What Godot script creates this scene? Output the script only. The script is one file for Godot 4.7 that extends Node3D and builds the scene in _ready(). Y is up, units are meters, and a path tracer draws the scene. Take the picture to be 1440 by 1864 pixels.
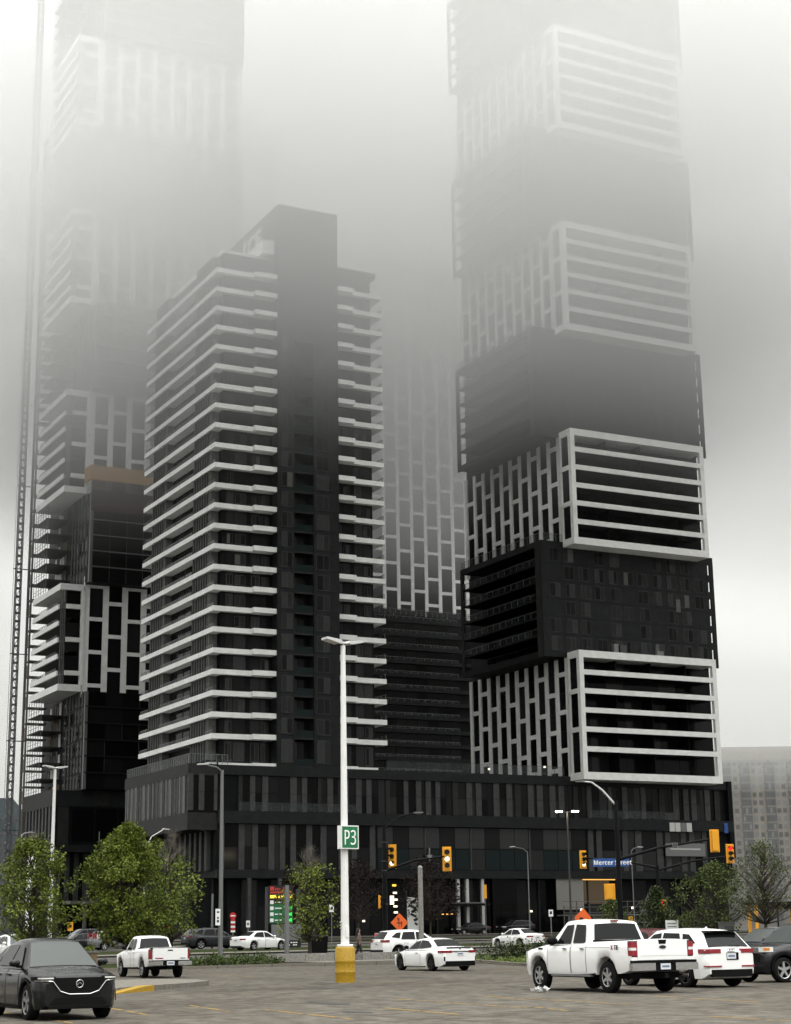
extends Node3D
# A foggy city block seen from a parking lot. x runs along the street front, -z away from the lot, y up, metres.

var rng := RandomNumberGenerator.new()
var mat := {}
var counts := {}
var unit_box := BoxMesh.new()

func _ready() -> void:
	rng.seed = 20240
	# camera
	var cam := Camera3D.new()
	cam.name = "camera"
	cam.fov = 33.5805
	cam.near = 0.1
	cam.far = 4000.0
	cam.transform = Transform3D(Basis(Vector3(0.88662227, -0.01435205, 0.46227154), Vector3(-0.09921529, 0.97034646, 0.22041795), Vector3(-0.45172700, -0.24129187, 0.85890683)), Vector3(0, 1.58, 0))
	add_child(cam)
	cam.current = true
	# overcast sky, brighter overhead, and exposure
	var env := Environment.new()
	env.background_mode = Environment.BG_SKY
	env.tonemap_mode = Environment.TONE_MAPPER_LINEAR
	env.tonemap_exposure = 3.6
	env.sdfgi_enabled = true
	env.ssao_enabled = true
	env.ssil_enabled = true
	env.volumetric_fog_enabled = true
	env.volumetric_fog_density = 0.0
	env.background_energy_multiplier = 1.0
	var sky_image := Image.create(16, 256, false, Image.FORMAT_RGBF)
	for y in 256:
		var el := maxf(sin((0.5 - (y + 0.5) / 256.0) * PI), 0.0)
		var l := 3.6 * (0.075 + 0.22 * el * el + 0.95 * pow(el, 4.0))
		for x in 16:
			sky_image.set_pixel(x, y, Color(l * 0.995, l, l * 0.975))
	var pano := PanoramaSkyMaterial.new()
	pano.panorama = ImageTexture.create_from_image(sky_image)
	var sky := Sky.new()
	sky.sky_material = pano
	env.sky = sky
	var we := WorldEnvironment.new()
	we.name = "environment"
	we.environment = env
	add_child(we)
	# the low cloud that swallows the towers: thin at the foot, dense above
	var level := [56.0, 64.0, 70.0, 76.0, 84.0, 94.0, 106.0, 138.0]
	var wide := [0.0006, 0.002, 0.005, 0.01, 0.018, 0.02, 0.015]
	var block := [0.0005, 0.0024, 0.0071, 0.012, 0.0106, 0.0086, 0.0059]
	for k in wide.size():
		fog("fog_bank", Vector3(-900, level[k], -330), Vector3(1100, level[k + 1] - 0.1, 5), wide[k])
		fog("tower_fog", Vector3(62, level[k] + 0.03, -322), Vector3(173, level[k + 1] - 0.13, -150), block[k])
	fog("far_fog", Vector3(-900, 63, -1100), Vector3(1100, 122, -330.5), 0.0135)
	fog("far_haze", Vector3(-900, 48, -1100), Vector3(1100, 62.9, -330.5), 0.0045)
	fog("ground_haze", Vector3(-900, -2, -1100), Vector3(1100, 47.9, -330.5), 0.0008)
	for w in [[70, 118, -235, 34, 12, 30], [118, 112, -262, 40, 14, 26], [150, 124, -190, 30, 10, 34], [96, 126, -288, 36, 14, 24], [30, 104, -270, 40, 12, 40], [176, 108, -240, 26, 9, 40]]:
		fog_wisp(Vector3(w[0], w[1], w[2]), Vector3(w[3], w[4], w[5]) * 2.0, 0.016)
	make_materials()
	setting()
	podium()
	left_podium()
	left_tower()
	back_tower()
	middle_tower()
	stacked_tower()
	far_block()
	glass_house()
	hoist_mast()
	furniture()
	vehicles()
	plants()
	person("person in brown coat with long dark hair walking beside the sandwich board", on(47.6, -96.2), -PI / 2 - 0.2, "cloth_brown", "cloth_dark", true, 0.8)
	person("person in pale top walking on the far pavement left of the scaffold", on(128.3, -194.0), PI / 2, "cloth_pale", "cloth_brown", false, 1.3)

# ---------------------------------------------------------------- naming and nodes
func named(p: Node, called: String) -> String:
	var k := str(p.get_instance_id()) + called
	var n: int = counts.get(k, 0)
	counts[k] = n + 1
	return called if n == 0 else "%s_%03d" % [called, n]

func thing(called: String, label: String, category: String, at := Vector3.ZERO, turn := 0.0, group := "") -> Node3D:
	var o := Node3D.new()
	o.name = named(self, called)
	add_child(o, true)
	o.position = at
	o.rotation.y = turn
	tag(o, label, category, group)
	return o

func tag(o: Node, label: String, category: String, group := "") -> void:
	o.set_meta("label", label)
	o.set_meta("category", category)
	if group != "":
		o.set_meta("group", group)

func part(p: Node, called: String, mesh: Mesh, m: Material) -> MeshInstance3D:
	var o := MeshInstance3D.new()
	o.name = named(p, called)
	o.mesh = mesh
	o.material_override = m
	p.add_child(o, true)
	return o

func bx(p: Node, called: String, a: Vector3, b: Vector3, m: Material) -> MeshInstance3D:
	var o := part(p, called, unit_box, m)
	o.position = (a + b) / 2.0
	o.scale = (b - a).abs()
	return o

func dup(o: Node3D, label: String, at: Vector3, turn := 0.0) -> Node3D:
	var c: Node3D = o.duplicate()
	c.name = named(self, str(o.name).rstrip("0123456789").rstrip("_"))
	add_child(c, true)
	c.position = at
	c.rotation.y = turn
	c.set_meta("label", label)
	return c

func struct(o: Node, kind := "structure") -> Node:
	o.set_meta("kind", kind)
	return o

# ---------------------------------------------------------------- materials
func lin(r: float, g: float, b: float) -> Color:
	return Color(r, g, b).linear_to_srgb()

func solid(called: String, c: Color, rough := 0.6, metal := 0.0, spec := 0.4) -> StandardMaterial3D:
	var m := StandardMaterial3D.new()
	m.resource_name = called
	m.albedo_color = c
	m.roughness = rough
	m.metallic = metal
	m.metallic_specular = spec
	mat[called] = m
	return m

func glow(called: String, c: Color, e: float) -> StandardMaterial3D:
	var m := solid(called, c.darkened(0.65), 0.5)
	m.emission_enabled = true
	m.emission = c
	m.emission_energy_multiplier = e
	return m

func noise_image(size: int, sd: int, freq: float, octs: int, lo: float, hi: float, tint: Color) -> ImageTexture:
	var n := FastNoiseLite.new()
	n.seed = sd
	n.noise_type = FastNoiseLite.TYPE_SIMPLEX_SMOOTH
	n.frequency = freq
	n.fractal_octaves = octs
	var g := n.get_seamless_image(size, size)
	var im := Image.create(size, size, false, Image.FORMAT_RGB8)
	for y in size:
		for x in size:
			var v := lerpf(lo, hi, g.get_pixel(x, y).r)
			im.set_pixel(x, y, Color(v * tint.r, v * tint.g, v * tint.b))
	im.generate_mipmaps()
	return ImageTexture.create_from_image(im)

func world_tex(m: StandardMaterial3D, t: Texture2D, metres: float) -> StandardMaterial3D:
	m.albedo_texture = t
	m.uv1_triplanar = true
	m.uv1_world_triplanar = true
	m.uv1_scale = Vector3.ONE / metres
	return m

func asphalt_image() -> ImageTexture:
	var size := 1024
	var im := Image.create(size, size, false, Image.FORMAT_RGB8)
	var a := FastNoiseLite.new()
	a.seed = 5
	a.frequency = 0.012
	a.fractal_octaves = 6
	a.fractal_gain = 0.62
	var g := a.get_seamless_image(size, size)
	var r := RandomNumberGenerator.new()
	r.seed = 77
	for y in size:
		for x in size:
			var v := 0.72 + (g.get_pixel(x, y).r - 0.5) * 0.42 + (r.randf() - 0.5) * 0.2
			im.set_pixel(x, y, Color(v, v * 0.985, v * 0.965))
	# hairline cracks, random walks that wrap round the tile
	for k in 26:
		var p := Vector2(r.randf() * size, r.randf() * size)
		var d := r.randf() * TAU
		var tone := r.randf_range(0.3, 0.5)
		for s in r.randi_range(80, 420):
			d += r.randf_range(-0.35, 0.35)
			p += Vector2(cos(d), sin(d))
			im.set_pixel(posmod(int(p.x), size), posmod(int(p.y), size), Color(tone, tone, tone * 0.97))
			if s % 3 == 0:
				im.set_pixel(posmod(int(p.x) + 1, size), posmod(int(p.y), size), Color(tone, tone, tone * 0.97))
	return ImageTexture.create_from_image(im)

func make_materials() -> void:
	var grime := noise_image(256, 3, 0.02, 5, 0.8, 1.0, Color(1, 1, 1))
	var faint := noise_image(256, 14, 0.02, 5, 0.93, 1.0, Color(1, 1, 1))
	var fine := noise_image(256, 9, 0.06, 4, 0.72, 1.0, Color(1, 1, 1))
	world_tex(solid("white_cladding", lin(0.84, 0.845, 0.83), 0.45), faint, 9.0)
	world_tex(solid("white_paint", lin(0.72, 0.72, 0.7), 0.4), faint, 2.7)
	world_tex(solid("charcoal_panel", lin(0.02, 0.0225, 0.0225), 0.5, 0.0, 0.22), grime, 9.0)
	world_tex(solid("charcoal_side", lin(0.032, 0.032, 0.031), 0.5, 0.0, 0.22), grime, 9.0)
	world_tex(solid("black_panel", lin(0.009, 0.0105, 0.0105), 0.45, 0.0, 0.18), grime, 11.0)
	world_tex(solid("strip_panel", lin(0.062, 0.064, 0.064), 0.5, 0.0, 0.3), grime, 5.0)
	world_tex(solid("mullion_grey", lin(0.125, 0.125, 0.12), 0.45, 0.0, 0.3), grime, 5.0)
	world_tex(solid("concrete", lin(0.3, 0.29, 0.265), 0.85, 0.0, 0.3), fine, 2.3)
	world_tex(solid("concrete_slab", lin(0.2, 0.195, 0.18), 0.85, 0.0, 0.3), fine, 3.1)
	for k in 5:
		var v: float = [0.004, 0.007, 0.011, 0.017, 0.028][k]
		solid("dark_glass_%d" % k, lin(v, v * 1.08, v * 1.04), [0.06, 0.1, 0.08, 0.12, 0.2][k], 0.0, [0.16, 0.19, 0.18, 0.24, 0.28][k])
	solid("teal_glass", lin(0.008, 0.015, 0.015), 0.1, 0.0, 0.2)
	var rail := solid("guard_glass", Color(0.3, 0.34, 0.34, 0.1), 0.05, 0.0, 0.2)
	rail.transparency = BaseMaterial3D.TRANSPARENCY_ALPHA
	solid("window_blind", lin(0.07, 0.07, 0.066), 0.6)
	solid("black_metal", lin(0.006, 0.006, 0.0065), 0.5, 0.0, 0.2)
	solid("dark_grey_metal", lin(0.05, 0.05, 0.05), 0.5, 0.3)
	solid("grey_metal", lin(0.16, 0.165, 0.165), 0.45, 0.4)
	solid("pale_metal", lin(0.5, 0.5, 0.49), 0.4, 0.3)
	world_tex(solid("net_orange", lin(0.5, 0.28, 0.09), 0.8), fine, 1.3)
	var net := solid("net_dark", Color(0.25, 0.17, 0.13, 0.55), 0.9)
	net.transparency = BaseMaterial3D.TRANSPARENCY_ALPHA
	world_tex(solid("timber", lin(0.22, 0.15, 0.085), 0.8), fine, 1.1)
	world_tex(solid("beige_wall", lin(0.23, 0.205, 0.165), 0.8), grime, 12.0)
	solid("blue_glass", lin(0.09, 0.12, 0.135), 0.15)
	solid("pale_glass", lin(0.12, 0.13, 0.13), 0.2, 0.0, 0.5)
	# ground
	var asp := solid("asphalt", lin(0.162, 0.15, 0.131), 0.93, 0.0, 0.25)
	world_tex(asp, asphalt_image(), 9.0)
	asp.vertex_color_use_as_albedo = true
	world_tex(solid("road_asphalt", lin(0.1, 0.094, 0.085), 0.9, 0.0, 0.25), fine, 6.0)
	world_tex(solid("kerb_concrete", lin(0.22, 0.2, 0.17), 0.9, 0.0, 0.25), fine, 1.2)
	world_tex(solid("pavement_concrete", lin(0.19, 0.175, 0.15), 0.9, 0.0, 0.25), fine, 3.0)
	var gt := noise_image(256, 21, 0.05, 5, 0.35, 1.0, Color(1, 1, 1))
	world_tex(solid("turf", lin(0.045, 0.062, 0.015), 0.95, 0.0, 0.2), gt, 2.0)
	world_tex(solid("soil", lin(0.05, 0.038, 0.025), 0.95, 0.0, 0.2), gt, 1.4)
	world_tex(solid("yellow_line", lin(0.3, 0.2, 0.06), 0.9, 0.0, 0.2), fine, 0.6)
	world_tex(solid("white_line", lin(0.24, 0.22, 0.19), 0.9, 0.0, 0.2), fine, 0.6)
	solid("tar", lin(0.03, 0.028, 0.026), 0.7)
	world_tex(solid("yellow_paint", lin(0.42, 0.25, 0.014), 0.45), fine, 1.3)
	# plants
	world_tex(solid("bark", lin(0.06, 0.048, 0.037), 0.95), fine, 0.5)
	solid("bare_twig", lin(0.14, 0.125, 0.105), 0.9)
	for a in [["leaf_green", 0.35], ["leaf_plum", 0.2]]:
		var m := solid(a[0], Color.WHITE, 0.55, 0.0, 0.3)
		m.vertex_color_use_as_albedo = true
		m.backlight_enabled = true
		m.backlight = Color(a[1], a[1], a[1])
	# vehicles
	for c in [["paint_white", 0.7, 0.7, 0.69, 0.3, 0.0], ["paint_graphite", 0.011, 0.0118, 0.0118, 0.2, 0.2], ["paint_black", 0.01, 0.01, 0.011, 0.2, 0.0],
			["paint_navy", 0.01, 0.013, 0.02, 0.2, 0.1], ["paint_silver", 0.16, 0.165, 0.165, 0.3, 0.5], ["paint_red", 0.07, 0.012, 0.014, 0.25, 0.1], ["paint_dark_grey", 0.022, 0.023, 0.024, 0.25, 0.2]]:
		var m := solid(c[0], lin(c[1], c[2], c[3]), c[4], c[5])
		m.clearcoat_enabled = true
		m.clearcoat = 0.6 if c[1] > 0.1 else 0.22
		m.metallic_specular = 0.4 if c[1] > 0.1 else 0.25
		m.clearcoat_roughness = 0.06
	solid("car_glass", lin(0.006, 0.007, 0.007), 0.04, 0.0, 0.28)
	solid("windscreen_glass", lin(0.025, 0.031, 0.03), 0.05, 0.0, 0.36)
	solid("tyre_rubber", lin(0.008, 0.008, 0.008), 0.85, 0.0, 0.2)
	solid("rim_alloy", lin(0.42, 0.42, 0.42), 0.3, 0.8)
	solid("rim_dark", lin(0.02, 0.02, 0.02), 0.35, 0.5)
	solid("chrome", lin(0.55, 0.55, 0.55), 0.15, 1.0)
	solid("trim_black", lin(0.006, 0.006, 0.006), 0.5, 0.0, 0.15)
	solid("trim_grey_line", lin(0.16, 0.16, 0.16), 0.5)
	solid("lamp_red", lin(0.2, 0.008, 0.015), 0.12, 0.0, 0.6)
	solid("lamp_white", lin(0.6, 0.6, 0.58), 0.12, 0.0, 0.6)
	solid("lamp_amber", lin(0.5, 0.18, 0.02), 0.2)
	solid("plate_white", lin(0.5, 0.52, 0.55), 0.5)
	solid("plate_print", lin(0.12, 0.14, 0.2), 0.6)
	# signs and signals
	solid("sign_green", lin(0.012, 0.13, 0.05), 0.4)
	solid("sign_white", lin(0.75, 0.76, 0.74), 0.45)
	solid("sign_blue", lin(0.02, 0.075, 0.26), 0.45)
	solid("sign_orange", lin(0.75, 0.13, 0.025), 0.5)
	solid("sign_red", lin(0.45, 0.03, 0.03), 0.5)
	solid("sign_black", lin(0.012, 0.012, 0.012), 0.5)
	solid("signal_yellow", lin(0.72, 0.33, 0.02), 0.45)
	solid("lens_off", lin(0.02, 0.018, 0.015), 0.2)
	glow("lit_red_light", Color(1.0, 0.13, 0.09), 0.9)
	glow("lit_white_light", Color(1.0, 0.93, 0.8), 0.6)
	glow("lit_lamp_light", Color(1.0, 0.95, 0.82), 9.0)
	glow("lit_yellow_screen", Color(1.0, 0.78, 0.25), 0.6)
	glow("lit_green_screen", Color(0.2, 1.0, 0.35), 0.45)
	glow("lit_pink_screen", Color(0.95, 0.32, 0.3), 0.1)
	glow("lit_interior_window", lin(0.035, 0.024, 0.013), 0.5)
	glow("lit_warm_light", Color(1.0, 0.74, 0.38), 0.35)
	# people
	solid("skin", lin(0.35, 0.2, 0.14), 0.6)
	solid("cloth_dark", lin(0.03, 0.026, 0.026), 0.9)
	solid("cloth_brown", lin(0.14, 0.1, 0.085), 0.9)
	solid("cloth_pale", lin(0.55, 0.54, 0.52), 0.9)
	solid("hair_dark", lin(0.01, 0.009, 0.009), 0.6)
	world_tex(solid("litter_paper", lin(0.6, 0.6, 0.58), 0.8), fine, 0.4)

func glass(k := -1) -> Material:
	return mat["dark_glass_%d" % (rng.randi_range(0, 3) if k < 0 else k)]

# ---------------------------------------------------------------- mesh helpers
func new_st(smooth := false) -> SurfaceTool:
	var st := SurfaceTool.new()
	st.begin(Mesh.PRIMITIVE_TRIANGLES)
	st.set_smooth_group(0 if smooth else -1)
	return st

func tri(st: SurfaceTool, a: Vector3, b: Vector3, c: Vector3) -> void:
	st.add_vertex(a)
	st.add_vertex(b)
	st.add_vertex(c)

# a quad whose front looks along "out"
func quad(st: SurfaceTool, a: Vector3, b: Vector3, c: Vector3, d: Vector3, out: Vector3) -> void:
	if (b - a).cross(c - a).dot(out) + (c - a).cross(d - a).dot(out) > 0.0:
		tri(st, a, c, b)
		tri(st, a, d, c)
	else:
		tri(st, a, b, c)
		tri(st, a, c, d)

func done(st: SurfaceTool) -> ArrayMesh:
	st.generate_normals()
	return st.commit()

func add_box(st: SurfaceTool, a: Vector3, b: Vector3, xf := Transform3D.IDENTITY) -> void:
	var lo := Vector3(minf(a.x, b.x), minf(a.y, b.y), minf(a.z, b.z))
	var hi := Vector3(maxf(a.x, b.x), maxf(a.y, b.y), maxf(a.z, b.z))
	var v := []
	for i in 8:
		v.append(xf * Vector3(hi.x if i & 1 else lo.x, hi.y if i & 2 else lo.y, hi.z if i & 4 else lo.z))
	var mid := xf * ((lo + hi) / 2.0)
	for f in [[0, 1, 3, 2], [4, 5, 7, 6], [0, 1, 5, 4], [2, 3, 7, 6], [0, 2, 6, 4], [1, 3, 7, 5]]:
		quad(st, v[f[0]], v[f[1]], v[f[2]], v[f[3]], (v[f[0]] + v[f[2]]) / 2.0 - mid)

func add_tube(st: SurfaceTool, a: Vector3, b: Vector3, ra: float, rb: float, n := 8, caps := true) -> void:
	var d := (b - a).normalized()
	var u := d.cross(Vector3.UP if absf(d.y) < 0.9 else Vector3.RIGHT).normalized()
	var w := d.cross(u)
	for i in n:
		var t0 := TAU * i / n
		var t1 := TAU * (i + 1) / n
		var e0 := u * cos(t0) + w * sin(t0)
		var e1 := u * cos(t1) + w * sin(t1)
		quad(st, a + e0 * ra, a + e1 * ra, b + e1 * rb, b + e0 * rb, e0 + e1)
		if caps:
			quad(st, a, a + e0 * ra, a + e1 * ra, a, -d)
			quad(st, b, b + e0 * rb, b + e1 * rb, b, d)

func tube(a: Vector3, b: Vector3, ra: float, rb: float, n := 10) -> ArrayMesh:
	var st := new_st()
	add_tube(st, a, b, ra, rb, n)
	return done(st)

func path_tube(pts: Array, r: float, r2: float, n := 8) -> ArrayMesh:
	var st := new_st()
	for i in pts.size() - 1:
		add_tube(st, pts[i], pts[i + 1], lerpf(r, r2, float(i) / (pts.size() - 1)), lerpf(r, r2, float(i + 1) / (pts.size() - 1)), n)
	return done(st)

# polygon in (u, v) carried by the frame xf (u -> x, v -> y) and pushed from z0 to z1
func add_prism(st: SurfaceTool, poly: PackedVector2Array, z0: float, z1: float, xf := Transform3D.IDENTITY) -> void:
	var idx := Geometry2D.triangulate_polygon(poly)
	var zx := xf.basis.z.normalized()
	for k in range(0, idx.size(), 3):
		for z in [z0, z1]:
			var p: Array = []
			for j in 3:
				var q := poly[idx[k + j]]
				p.append(xf * Vector3(q.x, q.y, z))
			var out: Vector3 = zx * (1.0 if z == maxf(z0, z1) else -1.0)
			if (p[1] - p[0]).cross(p[2] - p[0]).dot(out) > 0:
				tri(st, p[0], p[2], p[1])
			else:
				tri(st, p[0], p[1], p[2])
	var ccw := not Geometry2D.is_polygon_clockwise(poly)
	for i in poly.size():
		var a := poly[i]
		var b := poly[(i + 1) % poly.size()]
		var e := b - a
		var o2 := Vector2(e.y, -e.x) * (1.0 if ccw else -1.0)
		quad(st, xf * Vector3(a.x, a.y, z0), xf * Vector3(b.x, b.y, z0), xf * Vector3(b.x, b.y, z1), xf * Vector3(a.x, a.y, z1), xf.basis * Vector3(o2.x, o2.y, 0))

func prism(poly: Array, z0: float, z1: float, xf := Transform3D.IDENTITY) -> ArrayMesh:
	var st := new_st()
	add_prism(st, PackedVector2Array(poly), z0, z1, xf)
	return done(st)

# plan polygon in (x, z) between two heights
func plan(poly: Array, y0: float, y1: float) -> ArrayMesh:
	var p := PackedVector2Array()
	for q in poly:
		p.append(Vector2(q.x, -q.y))
	var st := new_st()
	add_prism(st, p, y0, y1, Transform3D(Basis(Vector3.RIGHT, Vector3(0, 0, -1), Vector3.UP), Vector3.ZERO))
	return done(st)

func lathe(profile: Array, n: int, xf := Transform3D.IDENTITY) -> ArrayMesh:   # profile of (radius, height along y)
	var st := new_st(true)
	for i in n:
		var t0 := TAU * i / n
		var t1 := TAU * (i + 1) / n
		for k in profile.size() - 1:
			var a: Vector2 = profile[k]
			var b: Vector2 = profile[k + 1]
			var mid := Vector3(cos((t0 + t1) / 2), 0, sin((t0 + t1) / 2))
			var out := mid * (b.y - a.y) + Vector3.UP * (a.x - b.x)
			quad(st, xf * Vector3(a.x * cos(t0), a.y, a.x * sin(t0)), xf * Vector3(a.x * cos(t1), a.y, a.x * sin(t1)), xf * Vector3(b.x * cos(t1), b.y, b.x * sin(t1)), xf * Vector3(b.x * cos(t0), b.y, b.x * sin(t0)), xf.basis * out)
	return done(st)

func text_mesh(t: String, h: float, depth := 0.01, font := "Droid Sans", bold := true) -> TextMesh:
	var f := SystemFont.new()
	f.font_names = PackedStringArray([font])
	f.font_weight = 700 if bold else 400
	var m := TextMesh.new()
	m.text = t
	m.font = f
	m.font_size = 64
	m.pixel_size = h / 46.0
	m.depth = depth
	m.curve_step = 4.0
	return m

# ground height: the lot is level, the land beyond it rises gently to the towers
func away(x: float, z: float) -> float:
	return x * 0.4654 - z * 0.8851

func gy(x: float, z: float) -> float:
	return clampf((away(x, z) - 88.0) * 0.00924, 0.0, 1.45)

func on(x: float, z: float, up := 0.0) -> Vector3:
	return Vector3(x, gy(x, z) + up, z)

# a box on a facade: s along it, d outwards. ["f", x0, z] looks to +z, ["l", z0, x] looks to -x
func fb(p: Node, called: String, f: Array, s0: float, s1: float, y0: float, y1: float, d0: float, d1: float, m: Material) -> MeshInstance3D:
	if f[0] == "f":
		return bx(p, called, Vector3(f[1] + s0, y0, f[2] + minf(d0, d1)), Vector3(f[1] + s1, y1, f[2] + maxf(d0, d1)), m)
	return bx(p, called, Vector3(f[2] - maxf(d0, d1), y0, f[1] - s1), Vector3(f[2] - minf(d0, d1), y1, f[1] - s0), m)

func fp(f: Array, s: float, y: float, d: float) -> Vector3:
	return Vector3(f[1] + s, y, f[2] + d) if f[0] == "f" else Vector3(f[2] - d, y, f[1] - s)

# a guard: posts, top rail and glass, one part
func guard(p: Node, called: String, f: Array, s0: float, s1: float, y: float, h: float, d: float, step := 1.2, clear := true) -> void:
	var st := new_st()
	var n := maxi(1, roundi((s1 - s0) / step))
	for i in n + 1:
		var s := lerpf(s0, s1, float(i) / n)
		add_box(st, fp(f, s - 0.025, y, d - 0.03), fp(f, s + 0.025, y + h, d + 0.03))
	add_box(st, fp(f, s0, y + h, d - 0.035), fp(f, s1, y + h + 0.05, d + 0.035))
	var o := part(p, called, done(st), mat["grey_metal"] if clear else mat["dark_grey_metal"])
	fb(o, "guard_pane", f, s0, s1, y + 0.05, y + h - 0.05, d - 0.008, d + 0.008, mat["guard_glass"])

# staggered wall: white uprights, short cross bands, tall dark windows set back
func pattern_wall(p: Node, f: Array, cols: int, pitch: float, up_w: float, y0: float, y1: float, step: float, first: float, lead := 0.0) -> void:
	var W: Material = mat["white_cladding"]
	for c in cols + 1:
		fb(p, "upright", f, lead + c * pitch - up_w / 2, lead + c * pitch + up_w / 2, y0, y1, 0.0, 0.3, W)
	for c in cols:
		var a := lead + c * pitch + up_w / 2
		var b := a + pitch - up_w
		var y := y0
		var nexty := first + (0.0 if c % 2 == 0 else step / 2)
		while nexty - step > y0 + 0.8:
			nexty -= step
		while y < y1 - 0.05:
			var top := minf(nexty - 0.65, y1)
			if top - y > 0.15:
				var w := fb(p, "window", f, a, b, y, top, 0.0, 0.06, glass())
				if top - y > 3.6:
					var mid := y + (top - y) * 0.5
					fb(w, "transom", f, a, b, mid - 0.04, mid + 0.04, 0.06, 0.09, mat["black_metal"]).transform = w.transform.affine_inverse() * Transform3D(Basis.from_scale(fb_size(f, b - a, 0.08, 0.03)), fp(f, (a + b) / 2, mid, 0.075))
			if nexty < y1 - 0.02:
				fb(p, "cross_band", f, a, b, maxf(nexty - 0.65, y0), minf(nexty, y1), 0.0, 0.27, W)
			y = nexty
			nexty += step

func fb_size(f: Array, s: float, y: float, d: float) -> Vector3:
	return Vector3(s, y, d) if f[0] == "f" else Vector3(d, y, s)

# a window of two leaves with a frame, set on a facade
func leaf_window(p: Node, called: String, f: Array, s0: float, s1: float, y0: float, y1: float, d: float, split := 0.5) -> void:
	var w := fb(p, called, f, s0, s1, y0, y1, d, d + 0.03, mat["dark_grey_metal"])
	var inv := w.transform.affine_inverse()
	var sm := lerpf(s0, s1, split)
	for q in [[s0 + 0.05, sm - 0.03], [sm + 0.03, s1 - 0.05]]:
		var k: int = [1, 2, 3, 3, 4, 4][rng.randi_range(0, 5)]
		var m: Material = mat["window_blind"] if rng.randf() < 0.03 else glass(k)
		var o := part(w, "pane", unit_box, m)
		o.transform = inv * Transform3D(Basis.from_scale(fb_size(f, q[1] - q[0], y1 - y0 - 0.1, 0.03)), fp(f, (q[0] + q[1]) / 2, (y0 + y1) / 2, d + 0.02))

# ---------------------------------------------------------------- the towers
func white_box(p: Node, x0: float, x1: float, zf: float, back: float, y0: float, y1: float, tops: Array) -> void:
	var W: Material = mat["white_cladding"]
	var f := ["f", x0, zf]
	var L := x1 - x0
	bx(p, "soffit_slab", Vector3(x0, y0, back), Vector3(x1, y0 + 1.05, zf), W)
	bx(p, "roof_band", Vector3(x0, y1 - 1.05, back), Vector3(x1, y1, zf), W)
	fb(p, "corner_post", f, 0.0, 0.75, y0 + 1.05, y1 - 1.05, -0.75, 0.0, W)
	fb(p, "end_post", f, L - 0.75, L, y0 + 1.05, y1 - 1.05, -0.6, 0.0, W)
	for k in range(1, tops.size()):
		var t: float = tops[k]
		var b := fb(p, "floor_band", f, 0.75, L - 0.75, t - 0.75, t, -0.25, -0.004, W)
		var s := part(b, "balcony_slab", unit_box, mat["charcoal_side"])
		s.transform = b.transform.affine_inverse() * Transform3D(Basis.from_scale(Vector3(L - 0.8, 0.22, zf - back - 0.3)), Vector3((x0 + x1) / 2, t - 0.55, (zf + back) / 2 - 0.13))
	# the short side face with its own tall windows
	var g := ["l", zf, x0]
	var D := zf - back
	fb(p, "side_post", g, D - 0.7, D, y0 + 1.05, y1 - 1.05, -0.3, 0.0, W)
	var y := y0 + 1.05
	for k in [2, 4, 9]:
		var t2: float = tops[k] if k < tops.size() else y1 - 1.05
		var hi := t2 - (0.7 if k < tops.size() else 0.0)
		fb(p, "side_window", g, 0.75, D - 0.7, y, hi, -0.3, -0.22, glass())
		if k < tops.size():
			fb(p, "side_band", g, 0.75, D - 0.7, hi, t2, -0.3, -0.003, W)
		y = t2
	# glazed wall behind the balconies
	for k in tops.size():
		var lo: float = tops[k]
		var hi2: float = tops[k + 1] - 0.7 if k + 1 < tops.size() else y1 - 1.1
		var n := 8
		for i in n:
			var a := lerpf(0.6, L + 1.2, float(i) / n)
			var b2 := lerpf(0.6, L + 1.2, float(i + 1) / n)
			bx(p, "balcony_window", Vector3(x0 + a + 0.06, lo, back - 0.14), Vector3(x0 + b2 - 0.06, hi2, back - 0.08), glass([0, 1, 1, 2, 3][rng.randi_range(0, 4)]))
		for i in [2, 4, 6]:
			if rng.randf() < 0.8:
				var s2 := lerpf(0.6, L + 1.2, float(i) / n)
				bx(p, "balcony_divider", Vector3(x0 + s2 - 0.05, lo, back - 0.07), Vector3(x0 + s2 + 0.05, hi2, zf - 0.9), mat["black_panel"])

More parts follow.
